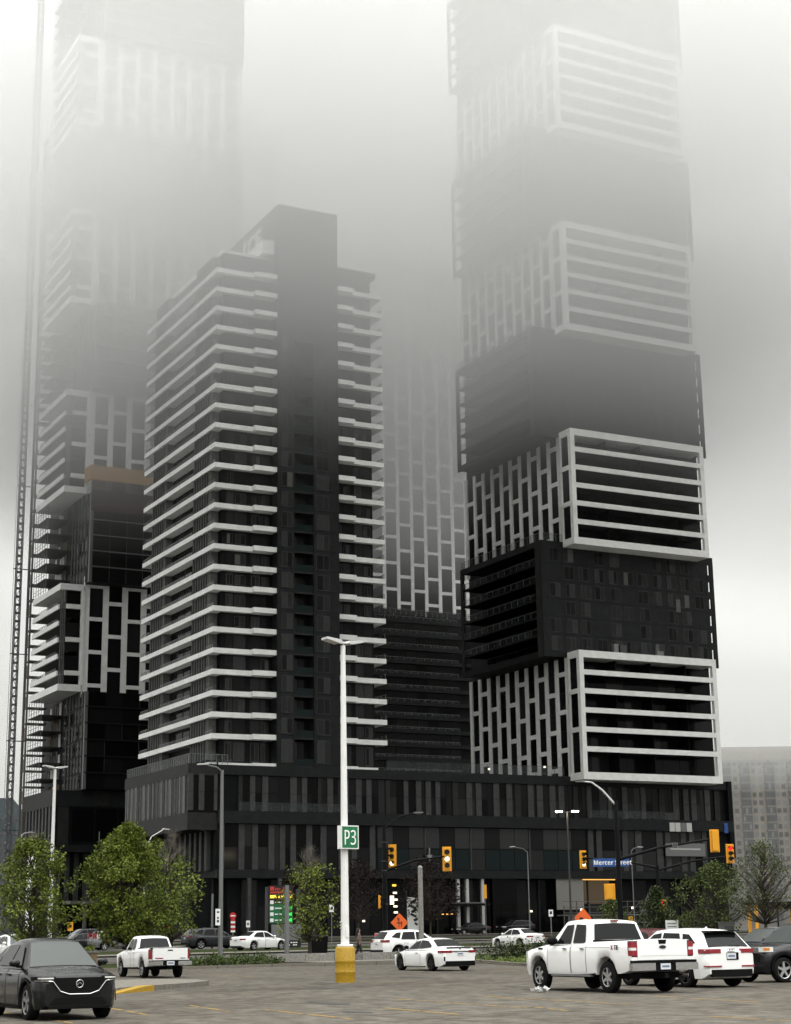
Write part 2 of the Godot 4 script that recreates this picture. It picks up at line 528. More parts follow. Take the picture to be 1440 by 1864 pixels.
func dark_box(p: Node, y0: float, y1: float) -> void:
	var K: Material = mat["black_panel"]
	var f := ["f", 134.0, -208.5]
	fb(p, "dark_front_wall", f, 0.0, 30.9, y0, y1, -0.4, 0.0, mat["charcoal_panel"])
	fb(p, "dark_end_fin", f, 31.3, 32.0, y0, y1, -0.3, 0.0, mat["charcoal_panel"])
	fb(p, "fin_cap", f, 30.9, 31.3, y1 - 1.2, y1, -0.3, -0.003, mat["charcoal_panel"])
	fb(p, "fin_foot", f, 30.9, 31.3, y0, y0 + 1.2, -0.3, -0.003, mat["charcoal_panel"])
	var fl := (y1 - y0 - 1.4) / 6.0
	for k in range(1, 6):
		fb(p, "fin_tie", f, 30.9, 31.3, y0 + 0.7 + k * fl - 0.55, y0 + 0.7 + k * fl + 0.55, -0.3, -0.003, mat["charcoal_panel"])
	for k in 6:
		var y := y0 + 0.7 + k * fl
		for c in 11:
			if rng.randf() < 0.16:
				continue
			var a := 1.4 + c * 2.68 + rng.randf_range(-0.15, 0.15)
			leaf_window(p, "front_window", f, a, a + rng.randf_range(1.5, 1.9), y + 0.35, y + 2.35, 0.004, rng.randf_range(0.4, 0.6))
		fb(p, "panel_joint", f, 0.0, 30.9, y - 0.02, y + 0.02, 0.0, 0.012, mat["black_metal"])
	# left face: deep balconies between dark bands, open at the far end
	var g := ["l", -208.5, 134.0]
	fb(p, "corner_wall", g, 0.4, 1.7, y0, y1, -2.2, 0.0, mat["charcoal_side"])
	fb(p, "far_post", g, 23.4, 24.2, y0, y1, -0.3, 0.0, mat["charcoal_panel"])
	bx(p, "dark_soffit", Vector3(134.0, y0, -232.0), Vector3(138.0, y0 + 0.9, -210.2), K)
	bx(p, "dark_roof", Vector3(134.0, y1 - 0.9, -232.0), Vector3(138.0, y1 - 0.004, -210.2), mat["charcoal_panel"])
	for k in range(1, 6):
		var y := y0 + 0.7 + k * fl
		bx(p, "dark_balcony", Vector3(134.06, y - 0.3, -231.9), Vector3(137.9, y, -210.2), K)
		guard(p, "balcony_guard", g, 1.7, 23.4, y, 0.85, -0.12, 1.8)
	for k in 6:
		var y := y0 + 0.9 + k * fl
		for c in 7:
			fb(p, "recess_window", g, 2.2 + c * 3.1, 4.9 + c * 3.1, y + 0.1, y + 2.1, -4.3, -4.24, glass())
	guard(p, "terrace_guard", g, 0.6, 23.9, y1, 1.15, -0.15, 1.1)
	guard(p, "terrace_guard", f, 0.6, 4.0, y1, 1.15, -0.15, 1.1)

func stacked_tower() -> void:
	var t := thing("stacked_tower", "tower of alternating white framed boxes and dark boxes rising at the right", "tower")
	bx(t, "core_wall", Vector3(138.3, 23.4, -237.2), Vector3(164.4, 240, -209.0), mat["black_panel"])
	var lv := [[22.8, 41.6], [57.56, 75.5], [91.35, 109.3], [125.3, 143.3], [159.2, 177.2]]
	for k in lv.size():
		var y0: float = lv[k][0]
		var y1: float = lv[k][1]
		var tops := [y0 + 1.05, y0 + 4.75, y0 + 7.6, y0 + 10.4, y0 + 13.2, y0 + 15.95] if k == 0 else [y0 + 1.05, y0 + 3.85, y0 + 6.7, y0 + 9.5, y0 + 12.3, y0 + 15.1]
		white_box(t, 138.0, 163.0, -205.4, -208.9, y0, y1, tops)
		pattern_wall(t, ["l", -208.95, 138.3], 10, 2.82, 0.8, y0 + 0.6, y1 - 0.5, 5.6, y0 + 4.9, 0.0)
	for d in [[40.9, 58.4], [74.8, 92.2], [108.6, 126.1], [142.6, 160.0]]:
		dark_box(t, d[0], d[1])
	# terrace things that show above the white roof bands
	bx(t, "terrace_cabinet", Vector3(144.7, 41.6, -206.6), Vector3(145.5, 43.0, -206.0), mat["grey_metal"])
	bx(t, "terrace_cabinet", Vector3(145.9, 41.6, -206.6), Vector3(147.1, 42.9, -206.1), mat["dark_grey_metal"])
	bx(t, "terrace_cabinet", Vector3(152.6, 41.6, -206.6), Vector3(153.8, 42.4, -206.1), mat["grey_metal"])
	bx(t, "bright_window", Vector3(158.4, 49.2, -208.5), Vector3(159.2, 51.2, -208.43), mat["mullion_grey"])

func middle_tower() -> void:
	var t := thing("balcony_tower", "tower ringed by white balcony bands around a dark central spine", "tower")
	var W: Material = mat["white_cladding"]
	var fl := 2.868
	var base := 27.75
	var n := 24
	bx(t, "body_wall", Vector3(84.3, 23.6, -239.0), Vector3(107.5, 96.5, -211.6), mat["black_panel"])
	var f := ["f", 0.0, -211.6]
	var g := ["l", 0.0, 84.3]
	# central spine in two piers with balconies between
	bx(t, "spine_wall", Vector3(91.75, 22.9, -216), Vector3(94.29, 104.65, -209.5), mat["charcoal_panel"])
	bx(t, "spine_wall", Vector3(97.24, 22.9, -216), Vector3(101.17, 104.65, -209.5), mat["charcoal_panel"])
	bx(t, "spine_back", Vector3(94.29, 22.9, -216), Vector3(97.24, 84.0, -211.3), mat["black_panel"])
	bx(t, "spine_head", Vector3(94.29, 84.0, -216), Vector3(97.24, 104.65, -209.52), mat["charcoal_panel"])
	bx(t, "penthouse", Vector3(91.75, 96.5, -229), Vector3(101.17, 104.63, -216.0), mat["charcoal_panel"])
	var sf := ["f", 0.0, -209.5]
	for k in n + 1:
		var y := base + (k - 1) * fl if k > 0 else 23.92
		var thick := 0.68 if k > 0 else 1.02
		# band round the left corner, then the two steps beside the spine
		if k > 0:
			part(t, "balcony_band", plan([Vector2(82.8, -239.9), Vector2(82.8, -210.67), Vector2(88.35, -210.67), Vector2(88.35, -209.75), Vector2(91.74, -209.75), Vector2(91.74, -211.55), Vector2(84.25, -211.55), Vector2(84.25, -239.9)], y - thick, y), W)
			part(t, "balcony_band", plan([Vector2(101.18, -209.75), Vector2(103.98, -209.75), Vector2(103.98, -210.67), Vector2(109.0, -210.67), Vector2(109.0, -222.0), Vector2(107.5, -222.0), Vector2(107.5, -211.55), Vector2(101.18, -211.55)], y - thick, y), W)
		else:
			part(t, "balcony_band", plan([Vector2(82.35, -213.0), Vector2(82.35, -210.67), Vector2(88.35, -210.67), Vector2(88.35, -209.75), Vector2(91.74, -209.75), Vector2(91.74, -211.55), Vector2(84.25, -211.55), Vector2(84.25, -213.0)], y - thick, y), W)
			part(t, "balcony_band", plan([Vector2(101.18, -209.75), Vector2(103.98, -209.75), Vector2(103.98, -210.67), Vector2(107.5, -210.67), Vector2(107.5, -211.55), Vector2(101.18, -211.55)], y - thick, y), W)
		if k == n:
			break
		var top := (base + k * fl) - 0.85
		if k > 0:
			guard(t, "balcony_guard", g, 219.3, 231.3, y, 0.42, 1.4, 0.7)
			guard(t, "balcony_guard", g, 210.9, 213.3, y, 0.42, 1.4, 0.7)
			guard(t, "balcony_guard", g, 236.5, 239.6, y, 0.42, 1.4, 0.7)
			guard(t, "balcony_guard", ["l", 0.0, 109.0], 211.2, 221.8, y, 0.75, -0.08, 1.3)
		# front windows beside the spine
		for q in [[84.9, 86.0], [86.1, 87.9], [88.6, 90.0], [90.1, 91.4], [101.5, 102.6], [102.7, 103.8], [104.5, 105.8], [105.9, 107.2]]:
			fb(t, "front_window", f, q[0], q[1], y + 0.1, top, 0.0, 0.07, glass([1, 2, 2, 3, 3, 4][rng.randi_range(0, 5)]))
			if rng.randf() < 0.55:
				leaf_window(t, "opening_window", f, q[0] + 0.12, q[1] - 0.1, y + 0.35, top - 0.25, 0.074, 0.5)
		# spine windows and balcony
		if k < 21:
			leaf_window(t, "spine_window", sf, 92.35, 94.0, y + 0.2, top + 0.3, 0.004, 0.5)
			leaf_window(t, "spine_window", sf, 97.65, 99.6, y + 0.2, top + 0.3, 0.004, 0.55)
			if k < 20:
				bx(t, "spine_balcony", Vector3(94.29, y - 0.5, -211.3), Vector3(97.24, y - 0.25, -209.6), mat["charcoal_side"])
				bx(t, "spine_guard", Vector3(94.31, y - 0.25, -209.68), Vector3(97.22, y + 0.75, -209.62), mat["teal_glass"])
				bx(t, "spine_door", Vector3(94.5, y - 0.25, -211.3), Vector3(95.5, top + 0.2, -211.24), glass(3))
				bx(t, "spine_door", Vector3(95.6, y - 0.25, -211.3), Vector3(97.0, top + 0.2, -211.22), glass(2))
		fb(t, "spine_joint", sf, 91.75, 94.29, y - 0.03, y + 0.03, 0.0, 0.012, mat["black_metal"])
		fb(t, "spine_joint", sf, 97.24, 101.17, y - 0.03, y + 0.03, 0.0, 0.012, mat["black_metal"])
	# glazed bays on the left face with pale uprights
	for b in [[213.4, 219.2, 6], [231.4, 236.4, 5]]:
		fb(t, "bay_wall", g, b[0], b[1], 24.5, 96.2, 0.0, 1.1, mat["dark_glass_2"])
		for i in int(b[2]) + 1:
			var s := lerpf(b[0] + 0.08, b[1] - 0.08, float(i) / b[2])
			fb(t, "bay_mullion", g, s - 0.09, s + 0.09, 24.5, 96.2, 1.1, 1.28, mat["mullion_grey"])
		fb(t, "bay_end", g, b[0] - 0.5, b[0] - 0.004, 24.5, 96.2, 0.0, 1.15, mat["mullion_grey"])
	for k in n - 1:
		var y2 := base + k * fl
		for i in 4:
			fb(t, "recess_door", g, 219.8 + i * 2.9, 222.3 + i * 2.9, y2, y2 + 2.0, 0.0, 0.06, glass([0, 1, 2, 3][i]))
	# roof parapets, pale mechanical room and the lettering on it
	bx(t, "roof_parapet", Vector3(84.2, 96.56, -238), Vector3(91.74, 97.3, -212.4), W)
	bx(t, "roof_parapet", Vector3(101.18, 96.56, -238), Vector3(108.4, 97.4, -211.5), mat["charcoal_side"])
	bx(t, "plant_room", Vector3(90.0, 97.3, -216.3), Vector3(91.74, 99.4, -211.0), W)
	var z := -216.4
	for ch in ["E", "C", "I"]:
		var o := part(t, "roof_letter", text_mesh(ch, 3.3, 0.25), mat["sign_white"])
		o.position = Vector3(91.55, 101.4, z)
		o.rotation.y = -PI / 2
		z -= 2.6

func left_tower() -> void:
	var t := thing("unfinished_tower", "half finished stacked tower at the left with hoists and orange safety barrier", "tower")
	var W: Material = mat["white_cladding"]
	bx(t, "core_wall", Vector3(85.5, 24, -300.0), Vector3(112.0, 240, -275.0), mat["black_panel"])
	var f := ["f", 84.9, -274.7]
	for lv in [[41.6, 59.76], [75.7, 94.1], [110.2, 128.0], [144.4, 162.2], [178.4, 196.2]]:
		var y0: float = lv[0]
		var y1: float = lv[1]
		pattern_wall(t, f, 8, 3.38, 1.0, y0 - 0.9, y1 + 1.5, 5.65, y0 + 1.5, 0.1)
		# white box on the left corner
		bx(t, "soffit_slab", Vector3(80.3, y0, -291.0), Vector3(84.3, y0 + 1.1, -274.1), W)
		bx(t, "roof_band", Vector3(80.3, y1 - 1.05, -291.0), Vector3(84.3, y1, -274.1), W)
		for k in range(1, 6):
			var y := y0 + 0.6 + k * 2.82
			var b := bx(t, "floor_band", Vector3(80.32, y - 0.8, -290.9), Vector3(80.6, y, -275.2), W)
			var s := part(b, "balcony_slab", unit_box, mat["concrete_slab"])
			s.transform = b.transform.affine_inverse() * Transform3D(Basis.from_scale(Vector3(4.6, 0.2, 15.6)), Vector3(82.95, y - 0.6, -283.0))
			guard(t, "balcony_guard", ["l", 0.0, 80.3], 276.0, 290.5, y, 0.45, -0.15, 1.0)
			if k % 2 == 1:
				bx(t, "cross_band", Vector3(81.5, y - 0.75, -274.6), Vector3(84.0, y, -274.15), W)
		bx(t, "edge_upright", Vector3(84.0, y0 + 1.1, -274.7), Vector3(84.6, y1 - 1.05, -274.13), W)
		for k in 3:
			bx(t, "side_window", Vector3(81.5, y0 + 1.2 + k * 5.6, -274.9), Vector3(83.98, y0 + 6.0 + k * 5.6 if k < 2 else y1 - 1.1, -274.62), glass())
		for k in 6:
			for i in 5:
				bx(t, "balcony_window", Vector3(85.36, y0 + 1.2 + k * 2.82, -288.6 + i * 2.7), Vector3(85.42, y0 + 3.1 + k * 2.82, -286.2 + i * 2.7), glass())
		for i in 3:
			bx(t, "hoist_mast", Vector3(80.7 + i * 0.32, y0 + 1.1, -275.0), Vector3(80.8 + i * 0.32, y1 - 1.05, -274.9), mat["grey_metal"])
	# dark boxes on the front, unclad floors with pale slab edges
	for lv in [[25.3, 41.4], [59.9, 75.6], [94.2, 110.1], [128.1, 144.3], [162.4, 178.2]]:
		var y0: float = lv[0]
		var y1: float = lv[1]
		bx(t, "dark_box_wall", Vector3(84.6, y0, -294.0), Vector3(111.9, y1, -272.1), mat["black_panel"])
		bx(t, "corner_upright", Vector3(84.45, y0, -272.5), Vector3(84.95, y1, -271.9), mat["grey_metal"])
		for k in range(0, 6):
			var y := y0 + k * 2.72
			if k > 0:
				bx(t, "slab_edge", Vector3(84.5, y - 0.09, -272.1), Vector3(112.0, y + 0.09, -271.75), mat["grey_metal"] if y0 > 50 else mat["charcoal_panel"])
			for i in 9:
				bx(t, "front_window", Vector3(85.2 + i * 2.95, y + 0.2, -272.1), Vector3(87.95 + i * 2.95, y + 2.5, -272.02), glass([0, 0, 1, 2][rng.randi_range(0, 3)]))
				if i > 0 and (y0 > 50 or rng.randf() < 0.25):
					bx(t, "front_mullion", Vector3(85.02 + i * 2.95, y + 0.15, -272.1), Vector3(85.12 + i * 2.95, y + 2.6, -271.95), mat["dark_grey_metal"])
			# left face of the dark box: narrow panels and windows, open scaffold bays at the back
			for i in 6:
				var z := -273.2 - i * 1.75
				if rng.randf() < 0.85:
					bx(t, "side_panel", Vector3(84.46, y + 0.15, z - 0.75), Vector3(84.6, y + 2.6, z), mat["strip_panel"])
				bx(t, "side_pane", Vector3(84.5, y + 0.4, z - 1.5), Vector3(84.6, y + 2.3, z - 0.85), glass())
			bx(t, "scaffold_deck", Vector3(80.6, y - 0.18, -292.5), Vector3(84.55, y, -285.0), mat["dark_grey_metal"])
			for i in 5:
				bx(t, "scaffold_board", Vector3(84.4, y + 0.1, -286.4 - i * 1.4), Vector3(84.52, y + rng.randf_range(1.5, 2.5), -285.4 - i * 1.4), [mat["timber"], mat["concrete_slab"], mat["strip_panel"], mat["pale_metal"]][rng.randi_range(0, 3)])
			for i in 6:
				bx(t, "scaffold_post", Vector3(80.7 + 0.02 * i, y, -292.3 + i * 1.45), Vector3(80.78 + 0.02 * i, y + 2.72, -292.22 + i * 1.45), mat["grey_metal"])
			for j in 2:
				bx(t, "scaffold_rail", Vector3(80.66, y + 0.6 + j * 0.6, -292.4), Vector3(80.7, y + 0.66 + j * 0.6, -285.0), mat["grey_metal"])
	# safety barrier round the roof of the second dark box
	bx(t, "safety_barrier", Vector3(83.9, 77.6, -271.5), Vector3(112.2, 80.1, -271.2), mat["net_orange"])
	bx(t, "safety_barrier", Vector3(83.9, 77.6, -280.0), Vector3(84.2, 80.1, -271.51), mat["net_orange"])
	bx(t, "barrier_net", Vector3(84.35, 72.2, -271.6), Vector3(112.1, 77.59, -271.55), mat["net_dark"])
	for i in 10:
		bx(t, "barrier_post", Vector3(84.3 + i * 3.0, 75.6, -271.5), Vector3(84.4 + i * 3.0, 80.3, -271.4), mat["dark_grey_metal"])
	# rear hoist face
	for k in 44:
		bx(t, "hoist_landing", Vector3(80.4, 24.4 + k * 2.75, -295.0), Vector3(84.0, 24.6 + k * 2.75, -292.6), mat["concrete_slab"])
		if k % 2 == 0:
			bx(t, "hoist_gate", Vector3(80.6, 24.6 + k * 2.75, -294.4), Vector3(80.7, 26.6 + k * 2.75, -293.4), [mat["timber"], mat["grey_metal"]][k / 2 % 2])
	bx(t, "hoist_column", Vector3(80.3, 0.5, -295.2), Vector3(80.7, 150, -294.8), mat["concrete_slab"])
	bx(t, "hoist_column", Vector3(80.3, 0.5, -293.0), Vector3(80.6, 150, -292.7), mat["concrete_slab"])

func left_podium() -> void:
	var t := thing("left_podium", "dark podium block under the unfinished tower at the left", "building")
	bx(t, "upper_wall", Vector3(80.2, 15.4, -291.5), Vector3(118, 25.2, -274.0), mat["black_panel"])
	bx(t, "lower_wall", Vector3(82.5, 1.0, -291.0), Vector3(118, 15.4, -276.5), mat["black_panel"])
	bx(t, "side_band", Vector3(80.0, 22.6, -291.6), Vector3(80.2, 25.3, -273.9), mat["charcoal_side"])
	bx(t, "side_band", Vector3(80.0, 15.3, -291.6), Vector3(80.2, 17.2, -273.9), mat["charcoal_side"])
	bx(t, "front_band", Vector3(80.2, 22.6, -274.0), Vector3(118, 25.22, -273.8), mat["charcoal_panel"])
	bx(t, "front_band", Vector3(80.2, 15.3, -274.0), Vector3(118, 16.4, -273.8), mat["charcoal_panel"])
	bx(t, "wall_panel", Vector3(81.0, 16.4, -274.0), Vector3(82.9, 22.6, -273.9), mat["charcoal_side"])
	bx(t, "wall_panel", Vector3(86.9, 22.9, -273.8), Vector3(89.6, 25.8, -273.7), mat["charcoal_side"])
	for i in 8:
		bx(t, "side_strip", Vector3(80.04, 17.2, -275.8 - i * 1.95), Vector3(80.2, 22.6, -275.0 - i * 1.95), mat["strip_panel"])
	for i in 4:
		bx(t, "front_window", Vector3(83.5 + i * 4.0, 17.0, -274.0), Vector3(87.1 + i * 4.0, 22.2, -273.94), glass(0))
	for i in 7:
		bx(t, "front_strip", Vector3(83.2 + i * 1.25 + (i % 3) * 0.3, 7.6, -276.5), Vector3(84.0 + i * 1.25 + (i % 3) * 0.3, 15.2, -276.3), mat["strip_panel"])
		bx(t, "side_strip", Vector3(82.3, 7.6, -279.0 - i * 1.5), Vector3(82.5, 15.2, -278.2 - i * 1.5), mat["strip_panel"])
	bx(t, "front_strip", Vector3(93.4, 7.6, -276.5), Vector3(95.6, 15.2, -276.3), mat["strip_panel"])
	bx(t, "front_strip", Vector3(97.5, 7.6, -276.5), Vector3(99.0, 15.2, -276.3), mat["strip_panel"])
	for i in 3:
		bx(t, "terrace_post", Vector3(88.0 + i * 3.2, 16.4, -273.7), Vector3(88.1 + i * 3.2, 18.6, -273.6), mat["pale_metal"])
	bx(t, "canopy", Vector3(83.0, 7.0, -276.4), Vector3(97.0, 7.5, -272.0), mat["concrete_slab"])
	for i in 4:
		bx(t, "canopy_column", Vector3(85.4 + i * 3.3, 1.2, -273.0), Vector3(85.9 + i * 3.3, 7.0, -272.5), mat["concrete_slab"])
	bx(t, "lobby_glass", Vector3(83.0, 1.2, -276.45), Vector3(117, 7.0, -276.38), mat["dark_glass_1"])

func back_tower() -> void:
	var t := thing("patterned_tower", "pale patterned tower fading into fog behind the two nearest towers", "tower")
	bx(t, "core_wall", Vector3(145, 40, -335), Vector3(195, 144.5, -307.0), mat["black_panel"])
	pattern_wall(t, ["f", 148.6, -307.0], 11, 3.3, 0.75, 62.0, 144.4, 5.6, 68.7, 0.05)
	bx(t, "dark_base_wall", Vector3(143, 18, -334), Vector3(197, 64.6, -301.0), mat["black_panel"])
	for k in 16:
		var y := 21.0 + k * 2.8
		bx(t, "base_band", Vector3(142.9, y, -301.0), Vector3(197.1, y + 0.75, -300.3), mat["charcoal_panel"])
		guard(t, "base_guard", ["f", 0.0, -300.4], 150.0, 172.0, y + 0.75, 0.5, 0.0, 1.6)
		for i in 9:
			bx(t, "base_window", Vector3(150.1 + i * 2.5, y + 0.8, -301.0), Vector3(152.4 + i * 2.5, y + 2.7, -300.93), glass([0, 1, 1, 2][rng.randi_range(0, 3)]))
	guard(t, "terrace_guard", ["f", 0.0, -300.6], 148.0, 176.0, 64.6, 1.2, 0.0, 1.2)

func podium() -> void:
	var t := thing("street_podium", "long dark glass and panel podium along the street below the towers", "building")
	var z := -209.0
	var K: Material = mat["black_panel"]
	bx(t, "main_wall", Vector3(83.0, 9.0, -240.0), Vector3(167.0, 23.4, -209.4), K)
	bx(t, "ground_wall", Vector3(80.0, 0.5, -240.0), Vector3(166.8, 9.0, -210.6), K)
	# block that stands forward at the left corner
	bx(t, "corner_block", Vector3(79.0, 15.9, -234.0), Vector3(83.0, 23.4, -209.0), mat["dark_glass_0"])
	bx(t, "corner_block_band", Vector3(78.9, 22.0, -234.1), Vector3(83.0, 23.5, -208.85), mat["charcoal_side"])
	bx(t, "corner_block_band", Vector3(78.9, 15.0, -234.1), Vector3(83.0, 17.2, -208.85), mat["charcoal_side"])
	var s := -210.0
	var i := 0
	while s > -233.2:
		bx(t, "side_strip", Vector3(78.93, 17.2, s - [0.85, 0.6, 0.75][i % 3]), Vector3(79.0, 22.0, s), mat["mullion_grey"] if i % 4 != 2 else mat["strip_panel"])
		bx(t, "side_window", Vector3(78.97, 17.3, s - 1.6), Vector3(79.0, 21.9, s - 0.95), glass())
		s -= 1.72
		i += 1
	guard(t, "terrace_guard", ["l", 0.0, 79.0], 209.4, 233.8, 23.5, 1.25, -0.12, 0.8)
	guard(t, "terrace_guard", ["f", 0.0, -209.0], 79.1, 84.5, 23.5, 1.25, -0.12, 0.8)
	for k in 11:
		bx(t, "lower_side_strip", Vector3(82.4, 9.9, -211.8 - k * 1.9), Vector3(83.0, 15.0, -211.0 - k * 1.9), mat["strip_panel"])
	# horizontal bands of the long front
	bx(t, "roof_band", Vector3(83.0, 22.2, -209.4), Vector3(167.0, 23.45, -208.9), mat["charcoal_panel"])
	bx(t, "middle_band", Vector3(83.0, 15.9, -209.4), Vector3(167.0, 17.5, -208.6), mat["charcoal_panel"])
	bx(t, "lower_band", Vector3(83.0, 8.9, -209.4), Vector3(167.0, 10.0, -208.8), mat["charcoal_panel"])
	bx(t, "right_fin", Vector3(166.4, 12.0, -212.0), Vector3(167.2, 23.5, -208.7), K)
	# upper storey strips
	var up := [78.93, 79.64, 80.39, 81.16, 82.52, 82.98, 86.07, 86.65, 87.72, 88.46, 89.49, 90.32, 93.52, 94.47, 95.23, 95.99, 97.6, 98.1, 99.0, 99.85, 101.4, 102.2,
		103.30, 104.15, 104.88, 105.67, 107.83, 108.53, 110.65, 111.35, 112.58, 113.39, 114.11, 114.93, 115.65, 116.38, 118.37, 119.25, 120.63, 121.52, 122.15, 123.06, 125.03, 125.99, 127.17, 128.10, 128.58, 129.56,
		130.76, 131.74, 132.29, 133.29, 134.46, 135.44, 136.01, 136.95, 138.52, 139.31, 140.90, 141.70, 144.58, 145.27, 147.12, 148.05, 150.51, 151.34, 153.82, 154.78, 156.34, 157.42, 158.26, 159.23, 159.72, 160.69, 162.28, 163.27, 164.13, 165.12]
	for k in range(0, up.size(), 2):
		var a: float = up[k]
		var b: float = up[k + 1]
		var front := -208.8 if a < 83.0 else -209.15
		var u := bx(t, "upper_strip", Vector3(a, 17.5, front - 0.2), Vector3(b, 22.2, front), mat["strip_panel"] if (k / 2) % 5 != 3 else mat["charcoal_side"])
		var j := part(u, "strip_joint", unit_box, mat["black_metal"])
		j.transform = u.transform.affine_inverse() * Transform3D(Basis.from_scale(Vector3(b - a, 0.05, 0.02)), Vector3((a + b) / 2, 19.9, front + 0.006))
		if k + 2 < up.size() and a >= 83.0:
			var c: float = up[k + 2]
			if c - b > 0.3:
				var half := (c + b) / 2 if c - b > 1.4 else c
				bx(t, "upper_window", Vector3(b + 0.03, 17.6, -209.4), Vector3(half - 0.03, 19.85, -209.33), glass())
				bx(t, "upper_window", Vector3(b + 0.03, 19.95, -209.4), Vector3(half - 0.03, 22.1, -209.33), glass([0, 1, 2, 2][rng.randi_range(0, 3)]))
				if half < c:
					bx(t, "upper_window", Vector3(half + 0.03, 17.6, -209.4), Vector3(c - 0.03, 22.1, -209.33), glass())
	guard(t, "ledge_guard", ["f", 0.0, -208.6], 86.0, 103.0, 17.5, 1.1, -0.1, 1.5, false)
	guard(t, "ledge_guard", ["f", 0.0, -208.6], 141.0, 156.0, 17.5, 1.1, -0.1, 1.5, false)
	guard(t, "roof_guard", ["f", 0.0, -208.9], 108.0, 137.0, 23.45, 1.3, -0.1, 1.6, false)
	bx(t, "ledge_box", Vector3(154.4, 17.5, -209.1), Vector3(156.6, 18.5, -208.7), mat["strip_panel"])
	for k in 4:
		bx(t, "ledge_panel", Vector3(155.0 + k * 1.05, 15.8, -208.55), Vector3(155.95 + k * 1.05, 17.1, -208.5), mat["pale_metal"] if k != 2 else mat["grey_metal"])
	bx(t, "blue_panel", Vector3(165.2, 15.7, -208.55), Vector3(165.9, 17.2, -208.5), mat["sign_blue"])
	var sg := bx(t, "wall_sign", Vector3(154.2, 12.2, -208.75), Vector3(161.5, 14.1, -208.7), mat["grey_metal"])
	var ln := part(sg, "sign_stripe", unit_box, mat["pale_metal"])
	ln.transform = sg.transform.affine_inverse() * Transform3D(Basis.from_scale(Vector3(5.6, 0.2, 0.03)), Vector3(157.8, 13.25, -208.69))
	# lower storey strips
	var lo := [83.87, 84.17, 86.17, 86.99, 88.10, 88.91, 90.41, 91.24, 92.03, 92.81, 93.56, 94.37, 95.88, 96.74, 97.98, 98.84, 100.66, 101.05, 102.60, 103.38, 105.34, 106.17, 140.82, 141.73, 142.29, 143.20, 146.86, 147.78, 149.12, 150.28, 152.98, 154.11, 154.58, 155.53, 157.44, 158.40, 159.00, 159.96, 161.42, 162.27]
	for k in range(0, lo.size(), 2):
		var a: float = lo[k]
		var b: float = lo[k + 1]
		bx(t, "lower_strip", Vector3(a, 10.0, -209.4), Vector3(b, 15.9, -209.2), mat["strip_panel"])
		if k + 2 < lo.size() and lo[k + 2] - b < 5.0:
			var c: float = lo[k + 2]
			bx(t, "lower_window", Vector3(b + 0.04, 10.1, -209.4), Vector3(c - 0.04, 12.9, -209.34), glass())
			bx(t, "lower_window", Vector3(b + 0.04, 13.0, -209.4), Vector3(c - 0.04, 15.8, -209.34), glass())
	for k in 14:
		var a := 106.6 + k * 2.42
		bx(t, "hall_window", Vector3(a, 13.0, -209.4), Vector3(a + 2.34, 15.8, -209.33), mat["dark_glass_4"] if k % 3 != 1 else mat["dark_glass_2"])
		bx(t, "hall_window", Vector3(a, 10.1, -209.4), Vector3(a + 2.34, 12.85, -209.33), mat["teal_glass"] if k % 4 != 2 else mat["dark_glass_3"])
		if k in [3, 6, 10]:
			bx(t, "hall_column", Vector3(a - 0.06, 10.1, -209.33), Vector3(a + 0.16, 15.8, -209.2), mat["strip_panel"])
	# ground floor
	for k in 20:
		var a := 83.2 + k * 4.15
		bx(t, "shop_window", Vector3(a, 1.4, -210.6), Vector3(a + 1.95, 8.7, -210.53), glass([0, 1, 2, 3][rng.randi_range(0, 3)]))
		bx(t, "shop_window", Vector3(a + 2.05, 1.4, -210.6), Vector3(a + 4.0, 5.4, -210.53), glass([0, 1, 2][rng.randi_range(0, 2)]))
		bx(t, "shop_pier", Vector3(a - 0.3, 0.8, -210.6), Vector3(a - 0.05, 8.9, -210.3), mat["charcoal_panel"])
	for x in [87.2, 91.5, 94.2, 96.4]:
		bx(t, "entrance_column", Vector3(x, 0.9, -208.8), Vector3(x + 0.45, 8.9, -208.4), mat["strip_panel"])
	for x in [118.8, 120.25, 122.7]:
		bx(t, "lobby_column", Vector3(x, 1.0, -209.6), Vector3(x + 0.42, 8.85, -209.2), mat["pale_metal"])
	bx(t, "lobby_canopy", Vector3(116.4, 5.2, -209.4), Vector3(122.6, 5.5, -206.6), mat["black_panel"])
	bx(t, "canopy_edge", Vector3(116.4, 5.5, -206.62), Vector3(121.4, 5.62, -206.5), mat["grey_metal"])
	bx(t, "dark_bay", Vector3(124.6, 1.0, -209.8), Vector3(128.6, 9.0, -209.45), mat["dark_glass_0"])
	for k in 2:
		bx(t, "hoarding_board", Vector3(135.0 + k * 2.35, 4.6, -209.2), Vector3(137.25 + k * 2.35, 9.0, -209.1), mat["concrete"])
	bx(t, "lit_window", Vector3(139.8, 5.4, -210.5), Vector3(145.0, 8.7, -210.4), mat["lit_interior_window"])
	bx(t, "lit_light_strip", Vector3(139.4, 8.72, -209.3), Vector3(145.2, 8.86, -209.1), mat["lit_warm_light"])
	for k in 5:
		bx(t, "lobby_light", Vector3(115.2 + k * 0.72, 4.05, -209.9), Vector3(115.5 + k * 0.72, 4.2, -209.8), mat["lit_warm_light"])
	for q in [[109.3, 7.9], [109.4, 6.9], [109.5, 6.0], [109.45, 5.1], [109.5, 4.3]]:
		bx(t, "shop_sign_light", Vector3(q[0], q[1], -210.4), Vector3(q[0] + 0.55, q[1] + 0.25, -210.3), mat["lit_yellow_screen"] if q[1] > 7.5 else mat["lit_white_light"])
